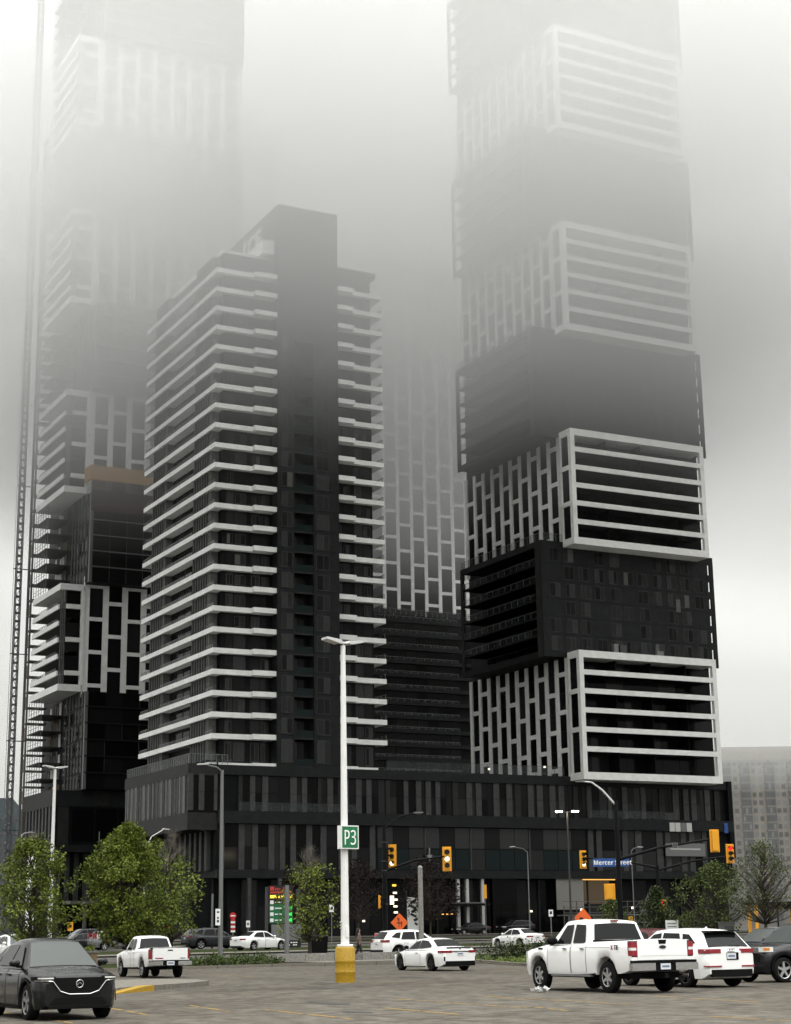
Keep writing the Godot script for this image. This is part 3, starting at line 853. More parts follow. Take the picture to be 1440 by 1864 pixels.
	for q in [[131.0, 4.3, -210.0], [104.6, 3.2, -210.2], [96.8, 4.3, -209.9], [133.6, 24.6, -209.2], [124.2, 24.0, -209.2]]:
		bx(t, "wall_light", Vector3(q[0], q[1], q[2]), Vector3(q[0] + 0.3, q[1] + 0.25, q[2] + 0.2), mat["lit_white_light"])

func far_block() -> void:
	var o := Vector3(385.0, 0.0, -486.0)
	var t := thing("apartment_block", "beige apartment block with glazed bays fading in fog at far right", "building", o, -0.486)
	var B: Material = mat["beige_wall"]
	bx(t, "wall", Vector3(-8, 0, -16), Vector3(62, 59.0, 0), B)
	bx(t, "roof_parapet", Vector3(-8.2, 59.0, -16), Vector3(62.2, 60.0, 0.3), mat["concrete_slab"])
	bx(t, "penthouse", Vector3(0, 60.0, -14), Vector3(56, 65.0, -3), B)
	var bays := [0.0, 6.6, 15.2, 23.4, 31.0, 40.0]
	for i in bays.size():
		var x: float = bays[i]
		var b := bx(t, "glazed_bay", Vector3(x, 4, 0), Vector3(x + 3.4, 59.0, 1.3), mat["dark_glass_4"])
		for k in 20:
			bx(t, "bay_band", Vector3(x - 0.05, 4.0 + k * 2.8, 0.0), Vector3(x + 3.45, 4.6 + k * 2.8, 1.4), mat["mullion_grey"])
			if i < 4 and k > 3:
				bx(t, "bay_pane", Vector3(x + 0.2 + (k * 7 % 3), 4.8 + k * 2.8, 1.3), Vector3(x + 1.0 + (k * 7 % 3), 6.5 + k * 2.8, 1.36), mat["pale_glass"] if rng.randf() < 0.4 else mat["dark_glass_3"])
	for x in [4.2, 10.8, 13.0, 19.2, 21.2, 27.4, 29.4]:
		for k in 20:
			var w := bx(t, "window", Vector3(x, 4.9 + k * 2.8, 0.0), Vector3(x + 1.35, 6.5 + k * 2.8, 0.08), mat["pale_glass"] if rng.randf() < 0.5 else mat["dark_glass_4"])
			w.cast_shadow = GeometryInstance3D.SHADOW_CASTING_SETTING_ON

func glass_house() -> void:
	var t := thing("gabled_glass_building", "pale blue gabled glass building at the far left edge", "building", Vector3(104, 0, -395))
	part(t, "wall", prism([Vector2(-16, 0), Vector2(6, 0), Vector2(6, 29), Vector2(2.0, 33.5), Vector2(-16, 33.5)], -12, 0), mat["blue_glass"])
	for k in 9:
		bx(t, "floor_line", Vector3(-16, 3.4 * k + 1.5, 0), Vector3(6, 3.4 * k + 1.8, 0.15), mat["grey_metal"])
	for k in 8:
		bx(t, "wall_mullion", Vector3(-15 + k * 2.9, 1, 0), Vector3(-14.8 + k * 2.9, 29, 0.12), mat["mullion_grey"])

func hoist_mast() -> void:
	var t := thing("hoist_mast", "thin lattice hoist mast beside the unfinished tower at far left", "hoist mast", Vector3(79.2, 0, -297.2))
	for a in [[-0.45, -0.45], [0.45, -0.45], [-0.45, 0.45], [0.45, 0.45]]:
		bx(t, "mast_leg", Vector3(a[0] - 0.09, 0.5, a[1] - 0.09), Vector3(a[0] + 0.09, 235, a[1] + 0.09), mat["grey_metal"])
	var st := new_st()
	for k in 155:
		var y := 1.5 + k * 1.5
		for s in [-0.45, 0.45]:
			add_box(st, Vector3(-0.45, y - 0.14, s - 0.06), Vector3(0.45, y + 0.14, s + 0.06))
			add_box(st, Vector3(s - 0.06, y - 0.14, -0.45), Vector3(s + 0.06, y + 0.14, 0.45))
		if k % 2 == 0:
			add_tube(st, Vector3(-0.45, y, 0.45), Vector3(0.45, y + 1.5, 0.45), 0.05, 0.05, 4, false)
		else:
			add_tube(st, Vector3(0.45, y, 0.45), Vector3(-0.45, y + 1.5, 0.45), 0.05, 0.05, 4, false)
	struct(part(t, "lattice", done(st), mat["grey_metal"]), "stuff")
	bx(t, "guide_cable", Vector3(-0.95, 0.5, -0.03), Vector3(-0.89, 235, 0.03), mat["grey_metal"])
	for k in 9:
		bx(t, "tie_bar", Vector3(-1.0, 20 + k * 15.5, -0.08), Vector3(2.6, 20.16 + k * 15.5, 0.08), mat["dark_grey_metal"])

# ---------------------------------------------------------------- vehicles: nose towards -z, wheels on y = 0
func cv(a: Array, t: float) -> float:     # smooth curve through [t, value] pairs
	if t <= a[0][0]:
		return a[0][1]
	for i in a.size() - 1:
		if t <= a[i + 1][0]:
			var u: float = (t - a[i][0]) / (a[i + 1][0] - a[i][0])
			return lerpf(a[i][1], a[i + 1][1], u * u * (3.0 - 2.0 * u) if a[i].size() < 3 else u)
	return a[a.size() - 1][1]

func arch(S: Dictionary, z: float) -> float:
	for a in [S.fz, S.rz]:
		var R: float = S.wr + S.get("gap", 0.075)
		var d := absf(z - a)
		if d < R:
			return S.wr + sqrt(R * R - d * d)
	return 0.0

func half_ring(S: Dictionary, z: float) -> Array:
	var t: float = (z + S.L / 2) / S.L
	var yt := cv(S.top, t)
	var yb := cv(S.low, t)
	var w: float = S.W / 2 * cv(S.wide, t)
	var shoulder := minf(S.shoulder, yt - 0.03)
	var mid := lerpf(yb, shoulder, 0.55)
	var ya := arch(S, z)
	var wt := w * cv(S.deck, t)
	return [Vector3(0, yt + 0.035, z), Vector3(wt * 0.55, yt + 0.025, z), Vector3(wt * 0.93, yt, z), Vector3(wt * 0.985, yt - 0.03, z), Vector3(w * 0.985, shoulder - 0.02 if shoulder < yt - 0.04 else yt - 0.06, z), Vector3(w, maxf(mid, ya + 0.02), z),
		Vector3(w * 0.985, maxf(lerpf(yb, mid, 0.35), ya + 0.01), z), Vector3(w * 0.955, maxf(yb, ya), z), Vector3(0, maxf(yb, ya), z)]

func stations(S: Dictionary, z0: float, z1: float, extra := true) -> Array:
	var zs := []
	for i in 33:
		zs.append(lerpf(z0, z1, i / 32.0))
	if extra:
		for k in [0.012, 0.03, 0.055, 0.09]:
			zs.append(z0 + k * S.L)
			zs.append(z1 - k * S.L)
		for a in [S.fz, S.rz]:
			for i in 17:
				var R: float = S.wr + S.get("gap", 0.075)
				zs.append(a - R * cos(PI * i / 16.0))
			zs.append(a - S.wr - S.get("gap", 0.075) - 0.004)
			zs.append(a + S.wr + S.get("gap", 0.075) + 0.004)
	zs.sort()
	var out := []
	for z in zs:
		if z >= z0 and z <= z1 and (out.is_empty() or z - out[-1] > 0.003):
			out.append(z)
	return out

func car_body(S: Dictionary) -> ArrayMesh:
	var st := new_st(true)
	var zs := stations(S, -S.L / 2, S.L / 2)
	var rings := []
	for z in zs:
		rings.append(half_ring(S, z))
	for i in rings.size() - 1:
		for s in [-1.0, 1.0]:
			for k in rings[i].size() - 1:
				st.set_smooth_group(0 if k < 7 else -1)
				var f := Vector3(s, 1, 1)
				var a: Vector3 = rings[i][k] * f
				var b: Vector3 = rings[i][k + 1] * f
				var c: Vector3 = rings[i + 1][k + 1] * f
				var d: Vector3 = rings[i + 1][k] * f
				quad(st, a, b, c, d, Vector3(s * (1.0 if k > 2 else 0.2), 1.0 if k < 3 else (-1.0 if k == 7 else 0.05), 0))
	st.set_smooth_group(-1)
	for e in [0, rings.size() - 1]:
		var r: Array = rings[e]
		for k in r.size() - 1:
			var f := Vector3(-1, 1, 1)
			quad(st, r[k], r[k + 1], r[k + 1] * f, r[k] * f, Vector3(0, 0, -1 if e == 0 else 1))
	return done(st)

# greenhouse: A windscreen foot, B roof front, C roof back, D back window foot as (z, y)
func gh_w(S: Dictionary, y: float) -> float:
	var k := clampf((y - S.belt) / (S.C.y - S.belt), 0.0, 1.15)
	return S.W / 2 * lerpf(S.gw0, S.gw1, k)

func gh_top(S: Dictionary, z: float) -> float:
	if z < S.B.x:
		return lerpf(S.A.y, S.B.y, clampf((z - S.A.x) / (S.B.x - S.A.x), 0, 1))
	if z > S.C.x:
		return lerpf(S.C.y, S.D.y, clampf((z - S.C.x) / (S.D.x - S.C.x), 0, 1))
	var u: float = (z - S.B.x) / (S.C.x - S.B.x)
	return lerpf(S.B.y, S.C.y, u) + S.get("crown", 0.05) * 4.0 * u * (1.0 - u) * (1.2 - 0.4 * u)

func gh_ring(S: Dictionary, z: float) -> Array:
	var y := gh_top(S, z)
	var w := gh_w(S, y)
	var yb := minf(S.belt, y) - 0.02
	return [Vector3(0, y + 0.02, z), Vector3(w * 0.6, y + 0.012, z), Vector3(w * 0.9, y - 0.012, z), Vector3(w * 0.985, y - 0.045 if y - 0.05 > yb else y, z), Vector3(gh_w(S, yb), yb, z)]

func car_roof(S: Dictionary) -> ArrayMesh:
	var st := new_st(true)
	var zs := []
	for i in 9:
		zs.append(lerpf(S.A.x, S.B.x, i / 8.0))
	for i in range(1, 13):
		zs.append(lerpf(S.B.x, S.C.x, i / 12.0))
	for i in range(1, 9):
		zs.append(lerpf(S.C.x, S.D.x, i / 8.0))
	var rings := []
	for z in zs:
		rings.append(gh_ring(S, z))
	for i in rings.size() - 1:
		for s in [-1.0, 1.0]:
			var f := Vector3(s, 1, 1)
			for k in 4:
				quad(st, rings[i][k] * f, rings[i][k + 1] * f, rings[i + 1][k + 1] * f, rings[i + 1][k] * f, Vector3(s * (1.0 if k > 1 else 0.1), 1.0 if k < 3 else 0.2, 0))
	for e in [0, rings.size() - 1]:
		var f := Vector3(-1, 1, 1)
		for k in 4:
			quad(st, rings[e][k], rings[e][k + 1], rings[e][k + 1] * f, rings[e][k] * f, Vector3(0, 0.3, -1 if e == 0 else 1))
	return done(st)

# pane between two places on the windscreen or back slope
func slope_pane(S: Dictionary, z0: float, z1: float, side: float, lift: Vector3) -> ArrayMesh:
	var st := new_st(true)
	var rows := []
	for i in 7:
		var z := lerpf(z0, z1, i / 6.0)
		var r := gh_ring(S, z)
		var row := []
		for u in [-side, -side * 0.62, 0.0, side * 0.62, side]:
			var w: float = r[3].x
			var au := absf(u)
			var y: float = r[0].y - 0.03 * au * au
			row.append(Vector3(u * w, y, z) + lift)
		rows.append(row)
	for i in 6:
		for k in 4:
			quad(st, rows[i][k], rows[i][k + 1], rows[i + 1][k + 1], rows[i + 1][k], lift)
	return done(st)

func side_pane(S: Dictionary, poly: Array, s: float, lift := 0.012) -> ArrayMesh:
	var st := new_st()
	var pp := PackedVector2Array(poly)
	var idx := Geometry2D.triangulate_polygon(pp)
	for k in range(0, idx.size(), 3):
		var v := []
		for j in 3:
			var q := pp[idx[k + j]]
			v.append(Vector3(s * (gh_w(S, q.y) + lift), q.y, q.x))
		if (v[1] - v[0]).cross(v[2] - v[0]).x * s > 0:
			tri(st, v[0], v[2], v[1])
		else:
			tri(st, v[0], v[1], v[2])
	return done(st)

func skin_point(S: Dictionary, z: float, f: float, s: float, lift: float) -> Vector3:
	var r := half_ring(S, z)
	var k := 3 + clampf(f, 0.0, 1.0) * 4.0
	var i := mini(int(k), 6)
	var p: Vector3 = r[i].lerp(r[i + 1], k - i)
	return Vector3((p.x + lift) * s, p.y, z)

func skin_patch(S: Dictionary, z0: float, z1: float, f0: float, f1: float, s: float, lift := 0.006) -> ArrayMesh:
	var st := new_st(true)
	for i in 6:
		for j in 8:
			var za := lerpf(z0, z1, i / 6.0)
			var zb := lerpf(z0, z1, (i + 1) / 6.0)
			var fa := lerpf(f0, f1, j / 8.0)
			var fbb := lerpf(f0, f1, (j + 1) / 8.0)
			quad(st, skin_point(S, za, fa, s, lift), skin_point(S, za, fbb, s, lift), skin_point(S, zb, fbb, s, lift), skin_point(S, zb, fa, s, lift), Vector3(s, 0, 0))
	return done(st)

var wheel_cache := {}

func wheel(p: Node, S: Dictionary, at: Vector3, s: float) -> void:
	var key := "%s%s" % [S.wr, S.spokes]
	var r: float = S.wr
	if not wheel_cache.has(key):
		var w := 0.115
		var rr: float = r * S.get("rim", 0.68)
		var tyre := lathe([Vector2(rr, -w), Vector2(r * 0.9, -w * 1.02), Vector2(r * 0.975, -w * 0.86), Vector2(r, -w * 0.6), Vector2(r, w * 0.6), Vector2(r * 0.975, w * 0.86), Vector2(r * 0.9, w * 1.02), Vector2(rr, w)], 28, Transform3D(Basis(Vector3(0, 0, 1), -PI / 2), Vector3.ZERO))
		var well := lathe([Vector2(rr, w * 0.95), Vector2(rr * 0.97, w * 0.2), Vector2(rr * 0.2, w * 0.1), Vector2(0.001, w * 0.1)], 24, Transform3D(Basis(Vector3(0, 0, 1), -PI / 2), Vector3.ZERO))
		var st := new_st()
		var n: int = S.spokes
		for k in n:
			for d in ([-0.13, 0.13] if S.get("twin", false) else [0.0]):
				var xf := Transform3D(Basis(Vector3(1, 0, 0), TAU * k / n), Vector3.ZERO)
				var wd: float = rr * (0.07 if S.get("twin", false) else 0.13)
				add_prism(st, PackedVector2Array([Vector2(-wd * 1.3, rr * 0.12), Vector2(wd * 1.3, rr * 0.12), Vector2(wd + d * rr, rr * 0.97), Vector2(-wd + d * rr, rr * 0.97)]), w * 0.42, w * 0.86, xf * Transform3D(Basis(Vector3(0, 0, -1), Vector3(0, 1, 0), Vector3(1, 0, 0)), Vector3.ZERO))
		for k in 24:
			var t0 := TAU * k / 24
			var t1 := TAU * (k + 1) / 24
			var o0 := Vector3(0, cos(t0), sin(t0))
			var o1 := Vector3(0, cos(t1), sin(t1))
			quad(st, Vector3(w * 0.98, 0, 0) + o0 * rr, Vector3(w * 0.98, 0, 0) + o1 * rr, Vector3(w * 0.9, 0, 0) + o1 * rr * 0.93, Vector3(w * 0.9, 0, 0) + o0 * rr * 0.93, Vector3.RIGHT)
			quad(st, Vector3(w * 0.88, 0, 0), Vector3(w * 0.88, 0, 0) + o0 * rr * 0.17, Vector3(w * 0.88, 0, 0) + o1 * rr * 0.17, Vector3(w * 0.88, 0, 0), Vector3.RIGHT)
			quad(st, Vector3(w * 0.88, 0, 0) + o0 * rr * 0.17, Vector3(w * 0.88, 0, 0) + o1 * rr * 0.17, Vector3(w * 0.3, 0, 0) + o1 * rr * 0.2, Vector3(w * 0.3, 0, 0) + o0 * rr * 0.2, o0)
		wheel_cache[key] = [tyre, well, done(st)]
	var m: Array = wheel_cache[key]
	var o := part(p, "wheel", m[0], mat["tyre_rubber"])
	o.position = at
	if s < 0:
		o.rotation.y = PI
	part(o, "wheel_well", m[1], mat["trim_black"])
	part(o, "rim", m[2], mat[S.get("rim_mat", "rim_alloy")])

func car(called: String, label: String, category: String, S: Dictionary, paint: String, at: Vector3, turn: float, size := 1.0) -> Node3D:
	var c := thing(called, label, category, at, turn)
	c.scale = Vector3.ONE * size
	var P: Material = mat[paint]
	part(c, "body", car_body(S), P)
	part(c, "roof", car_roof(S), mat[S.get("roof_mat", paint)])
	var L: float = S.L
	var W: float = S.W
	# dark underside between the wheels
	bx(c, "underbody", Vector3(-W / 2 + 0.27, S.gc + 0.02, -L / 2 + 0.35), Vector3(W / 2 - 0.27, S.wr * 2 + 0.12, L / 2 - 0.35), mat["trim_black"])
	for s in [-1.0, 1.0]:
		wheel(c, S, Vector3(s * (W / 2 - 0.15), S.wr, S.fz), s)
		wheel(c, S, Vector3(s * (W / 2 - 0.15), S.wr, S.rz), s)
	# glass
	var A: Vector2 = S.A
	var B: Vector2 = S.B
	var C: Vector2 = S.C
	var D: Vector2 = S.D
	part(c, "windscreen", slope_pane(S, lerpf(A.x, B.x, 0.06), lerpf(A.x, B.x, 0.93), 0.9, Vector3(0, 0.012, -0.012)), mat["windscreen_glass"])
	part(c, "rear_window", slope_pane(S, lerpf(C.x, D.x, S.get("rw0", 0.1)), lerpf(C.x, D.x, S.get("rw1", 0.9)), 0.86, Vector3(0, 0.01, 0.014)), mat["car_glass"])
	for s in [-1.0, 1.0]:
		for w in S.panes:
			part(c, "side_window", side_pane(S, w, s), mat["car_glass"])
		for q in S.get("trims", []):
			part(c, "window_trim", side_pane(S, q, s, 0.006), mat["trim_black"] if not S.get("chrome_trim", false) else mat["chrome"])
		for d in S.doors:
			var dr := part(c, "door", skin_patch(S, d[0], d[1], 0.03, 0.86, s), P)
			var hp := skin_point(S, lerpf(d[0], d[1], 0.78 if d.size() < 3 else d[2]), 0.26, s, 0.02)
			for e in 2:
				part(dr, "door_seam", skin_patch(S, d[e] - 0.007, d[e] + 0.007, 0.02, 0.88, s, 0.009), mat["trim_black"])
			bx(dr, "handle", hp - Vector3(0.02, 0.018, 0.1), hp + Vector3(0.02, 0.018, 0.1), mat[S.get("handle_mat", paint)])
		part(c, "sill", skin_patch(S, S.fz + S.wr + 0.13, S.rz - S.wr - 0.13, 0.93, 1.0, s, 0.01), mat["trim_black"])
		part(c, "body_crease", skin_patch(S, S.fz + S.wr * 0.5, S.rz + S.wr * 0.7, 0.205, 0.222, s, 0.008), mat["trim_grey_line"])
		if S.get("cladding", false):
			part(c, "sill_cladding", skin_patch(S, S.fz + S.wr + 0.1, S.rz - S.wr - 0.1, 0.84, 1.0, s, 0.012), mat["trim_black"])
			for a in [S.fz, S.rz]:
				var st := new_st()
				for i in 14:
					var t0 := PI * i / 14.0
					var t1 := PI * (i + 1) / 14.0
					var R0: float = S.wr + 0.07
					var R1: float = S.wr + 0.13
					var x: float = s * (skin_point(S, a, 0.6, 1.0, 0.0).x + 0.008)
					quad(st, Vector3(x, S.wr + R0 * sin(t0), a - R0 * cos(t0)), Vector3(x, S.wr + R0 * sin(t1), a - R0 * cos(t1)), Vector3(x, S.wr + R1 * sin(t1), a - R1 * cos(t1)), Vector3(x, S.wr + R1 * sin(t0), a - R1 * cos(t0)), Vector3(s, 0, 0))
				part(c, "arch_cladding", done(st), mat["trim_black"])
		# mirror
		var mz: float = A.x + 0.42
		var mp := Vector3(s * (gh_w(S, S.belt) + 0.13), S.belt + 0.1, mz)
		var ms := SphereMesh.new()
		ms.radius = 0.5
		ms.height = 1.0
		ms.radial_segments = 14
		ms.rings = 8
		var mo := part(c, "mirror", ms, mat[S.get("mirror_mat", paint)])
		mo.position = mp
		mo.scale = Vector3(0.24, 0.16, 0.13) * S.get("mirror_size", 1.0)
		bx(c, "mirror_arm", mp + Vector3(-s * 0.14 - 0.04, -0.1, -0.02), mp + Vector3(-s * 0.04, -0.04, 0.03), mat["trim_black"])
	# lamps as wedges that wrap the corners
	for q in S.lamps:     # [name, x0, x1, y0, y1, depth, end(-1 front, 1 rear), material]
		for s in [-1.0, 1.0]:
			var off: float = maxf(q[8] if q.size() > 8 else 0.004, 0.002)
			var poly := [Vector2(s * q[1], q[6] * (L / 2 + off))]
			for dz in [0.0, 0.02, 0.045, 0.08, 0.13, 0.2, 0.3, 0.42]:
				if dz >= q[5]:
					break
				var tt: float = 1.0 - dz / L if q[6] > 0 else dz / L
				poly.append(Vector2(s * maxf(W / 2 * cv(S.wide, tt) * 0.99 + off, q[1] + 0.01), q[6] * (L / 2 + off - dz)))
			poly.append(Vector2(s * (W / 2 * cv(S.wide, 1.0 - q[5] / L if q[6] > 0 else q[5] / L) * 0.99 + off), q[6] * (L / 2 + off - q[5])))
			poly.append(Vector2(s * q[1], q[6] * (L / 2 + off - q[5])))
			part(c, q[0], plan(poly, q[3], q[4]), mat[q[7]])
	for q in S.boxes:     # [name, centre x, half width, y0, y1, z0, z1, material]
		bx(c, q[0], Vector3(q[1] - q[2], q[3], q[5]), Vector3(q[1] + q[2], q[4], q[6]), mat[q[7]])
	if S.has("plate"):
		var pl := bx(c, "number_plate", Vector3(-0.155, S.plate[0], S.plate[1]), Vector3(0.155, S.plate[0] + 0.155, S.plate[1] + 0.02), mat["plate_white"])
		var pr := part(pl, "plate_print", unit_box, mat["plate_print"])
		pr.scale = Vector3(0.75, 0.35, 0.3)
		pr.position = Vector3(0, 0, 0.4)
	return c

func suv_spec(L: float, W: float, H: float, wb: float, wr: float) -> Dictionary:
	var f := H / 1.68
	var fz := -L / 2 + (L - wb) * 0.46
	var h := L / 2
	var belt := 1.06 * f
	return {"L": L, "W": W, "wr": wr, "fz": fz, "rz": fz + wb, "gc": 0.2, "belt": belt, "shoulder": 0.95 * f,
		"top": [[0.0, 0.8 * f], [0.025, 0.93 * f], [0.28, 1.07 * f], [0.6, 1.08 * f], [0.95, 1.1 * f], [1.0, 0.98 * f]],
		"low": [[0.0, 0.3], [0.05, 0.22], [0.5, 0.21], [0.94, 0.25], [1.0, 0.38]],
		"wide": [[0.0, 0.78], [0.02, 0.87], [0.08, 0.965], [0.16, 1.0], [0.85, 1.0], [0.94, 0.965], [0.985, 0.9], [1.0, 0.83]],
		"deck": [[0.0, 0.86], [0.3, 0.9], [0.95, 0.93], [1.0, 0.9]],
		"A": Vector2(-h + L * 0.235, 1.04 * f), "B": Vector2(-h + L * 0.42, H - 0.07), "C": Vector2(h - L * 0.115, H - 0.1), "D": Vector2(h - L * 0.015, 1.07 * f), "crown": 0.06, "gw0": 0.92, "gw1": 0.69,
		"panes": [[Vector2(-h + L * 0.315, 1.1 * f), Vector2(-h + L * 0.425, 1.5 * f), Vector2(-h + L * 0.505, 1.55 * f), Vector2(-h + L * 0.515, 1.1 * f)],
			[Vector2(-h + L * 0.53, 1.1 * f), Vector2(-h + L * 0.525, 1.55 * f), Vector2(-h + L * 0.69, 1.53 * f), Vector2(-h + L * 0.735, 1.14 * f), Vector2(-h + L * 0.73, 1.11 * f)],
			[Vector2(-h + L * 0.755, 1.17 * f), Vector2(-h + L * 0.72, 1.52 * f), Vector2(-h + L * 0.79, 1.5 * f), Vector2(-h + L * 0.875, 1.25 * f)]],
		"doors": [[-h + L * 0.3, -h + L * 0.52], [-h + L * 0.525, fz + wb - wr - 0.02]], "spokes": 5, "cladding": true,
		"lamps": [["headlight", 0.46 * W - 0.3, 0.46 * W - 0.02, 0.8 * f, 0.9 * f, 0.4, -1, "lamp_white"], ["tail_light", 0.46 * W - 0.3, 0.47 * W - 0.02, 0.97 * f, 1.07 * f, 0.3, 1, "lamp_red"]],
		"boxes": [["rear_bumper", 0.0, W * 0.42, 0.36, 0.52, h - 0.05, h + 0.03, "trim_black"], ["grille", 0.0, W * 0.28, 0.58 * f, 0.8 * f, -h - 0.015, -h + 0.05, "trim_black"], ["lower_intake", 0.0, W * 0.36, 0.32, 0.44, -h - 0.012, -h + 0.05, "trim_black"]],
		"plate": [0.78 * f, h + 0.005]}

func sedan_spec(L: float, W: float, H: float, wb: float, wr: float) -> Dictionary:
	var f := H / 1.45
	var h := L / 2
	var fz := -h + (L - wb) * 0.45
	return {"L": L, "W": W, "wr": wr, "fz": fz, "rz": fz + wb, "gc": 0.16, "belt": 0.94 * f, "shoulder": 0.84 * f,
		"top": [[0.0, 0.62 * f], [0.03, 0.74 * f], [0.29, 0.93 * f], [0.6, 0.95 * f], [0.82, 0.99 * f], [0.97, 1.0 * f], [1.0, 0.9 * f]],
		"low": [[0.0, 0.24], [0.05, 0.18], [0.5, 0.17], [0.94, 0.2], [1.0, 0.32]],
		"wide": [[0.0, 0.72], [0.02, 0.83], [0.09, 0.96], [0.18, 1.0], [0.82, 1.0], [0.93, 0.96], [0.985, 0.87], [1.0, 0.78]],
		"deck": [[0.0, 0.86], [0.3, 0.88], [0.8, 0.86], [1.0, 0.86]],
		"A": Vector2(-h + L * 0.26, 0.92 * f), "B": Vector2(-h + L * 0.43, H - 0.05), "C": Vector2(-h + L * 0.68, H - 0.06), "D": Vector2(-h + L * 0.86, 0.98 * f), "crown": 0.04, "gw0": 0.9, "gw1": 0.64,
		"panes": [[Vector2(-h + L * 0.335, 0.97 * f), Vector2(-h + L * 0.44, 1.31 * f), Vector2(-h + L * 0.515, 1.37 * f), Vector2(-h + L * 0.525, 0.98 * f)],
			[Vector2(-h + L * 0.54, 0.98 * f), Vector2(-h + L * 0.53, 1.37 * f), Vector2(-h + L * 0.67, 1.33 * f), Vector2(-h + L * 0.755, 1.07 * f), Vector2(-h + L * 0.75, 1.01 * f)]],
		"doors": [[-h + L * 0.3, -h + L * 0.53], [-h + L * 0.535, fz + wb - wr - 0.03]], "spokes": 5,
		"lamps": [["headlight", 0.44 * W - 0.3, 0.44 * W - 0.02, 0.62 * f, 0.71 * f, 0.4, -1, "lamp_white"], ["tail_light", 0.43 * W - 0.32, 0.445 * W - 0.02, 0.78 * f, 0.9 * f, 0.3, 1, "lamp_red"]],
		"boxes": [["rear_diffuser", 0.0, W * 0.36, 0.24, 0.36, h - 0.06, h + 0.02, "trim_black"], ["grille", 0.0, W * 0.24, 0.42 * f, 0.58 * f, -h - 0.012, -h + 0.05, "trim_black"]],
		"plate": [0.68 * f, h + 0.006], "rw0": 0.06, "rw1": 0.8}

func pickup_spec(L: float, W: float, H: float, wb: float, wr: float, crew: bool) -> Dictionary:
	var f := H / 1.96
	var h := L / 2
	var fz := -h + (L - wb) * 0.43
	var cab_end := -h + L * (0.635 if crew else 0.6)
	var a := -h + L * 0.255
	return {"L": L, "W": W, "wr": wr, "fz": fz, "rz": fz + wb, "gc": 0.36 * f, "belt": 1.28 * f, "shoulder": 1.2 * f,
		"top": [[0.0, 0.98 * f], [0.025, 1.14 * f], [0.25, 1.27 * f], [0.5, 1.29 * f], [0.64, 1.34 * f, 0], [0.985, 1.38 * f, 0], [1.0, 1.36 * f]],
		"low": [[0.0, 0.5 * f], [0.05, 0.42 * f], [0.5, 0.44 * f], [0.9, 0.52 * f], [1.0, 0.62 * f]],
		"wide": [[0.0, 0.82], [0.02, 0.9], [0.07, 0.98], [0.14, 1.0], [0.95, 1.0], [0.99, 0.985], [1.0, 0.97]],
		"deck": [[0.0, 0.9], [0.3, 0.92], [0.62, 0.95], [1.0, 0.97]],
		"A": Vector2(a, 1.26 * f), "B": Vector2(a + L * 0.125, H - 0.04), "C": Vector2(cab_end - 0.2, H - 0.07), "D": Vector2(cab_end, 1.3 * f), "crown": 0.04, "gw0": 0.925, "gw1": 0.75,
		"panes": [[Vector2(a + L * 0.075, 1.3 * f), Vector2(a + L * 0.145, 1.8 * f), Vector2(a + L * 0.21, 1.83 * f), Vector2(a + L * 0.21, 1.3 * f)],
			[Vector2(a + L * 0.228, 1.32 * f), Vector2(a + L * 0.228, 1.83 * f), Vector2(cab_end - L * 0.062, 1.81 * f), Vector2(cab_end - L * 0.04, 1.36 * f), Vector2(cab_end - L * 0.05, 1.32 * f)]],
		"doors": [[fz + wr + 0.16, a + L * 0.217], [a + L * 0.222, cab_end - 0.12]], "spokes": 6, "rim": 0.6, "gap": 0.12,
		"lamps": [["headlight", 0.5 * W - 0.4, 0.5 * W - 0.1, 0.9 * f, 1.08 * f, 0.3, -1, "lamp_white"]],
		"boxes": [["bed_liner", 0.0, W * 0.43, 1.3 * f, 1.395 * f, cab_end + 0.06, h - 0.09, "trim_black"], ["grille", 0.0, W * 0.32, 0.7 * f, 1.06 * f, -h - 0.02, -h + 0.05, "trim_black"]],
		"plate": [0.62 * f, h + 0.115], "rw0": 0.12, "rw1": 0.86, "handle_mat": "chrome"}

func oval(p: Node, called: String, at: Vector3, rx: float, ry: float, m: Material, dz := 0.012) -> MeshInstance3D:
	var pts := []
	for i in 20:
		pts.append(Vector2(cos(TAU * i / 20) * rx, sin(TAU * i / 20) * ry))
	var o := part(p, called, prism(pts, 0, dz), m)
	o.position = at
	return o

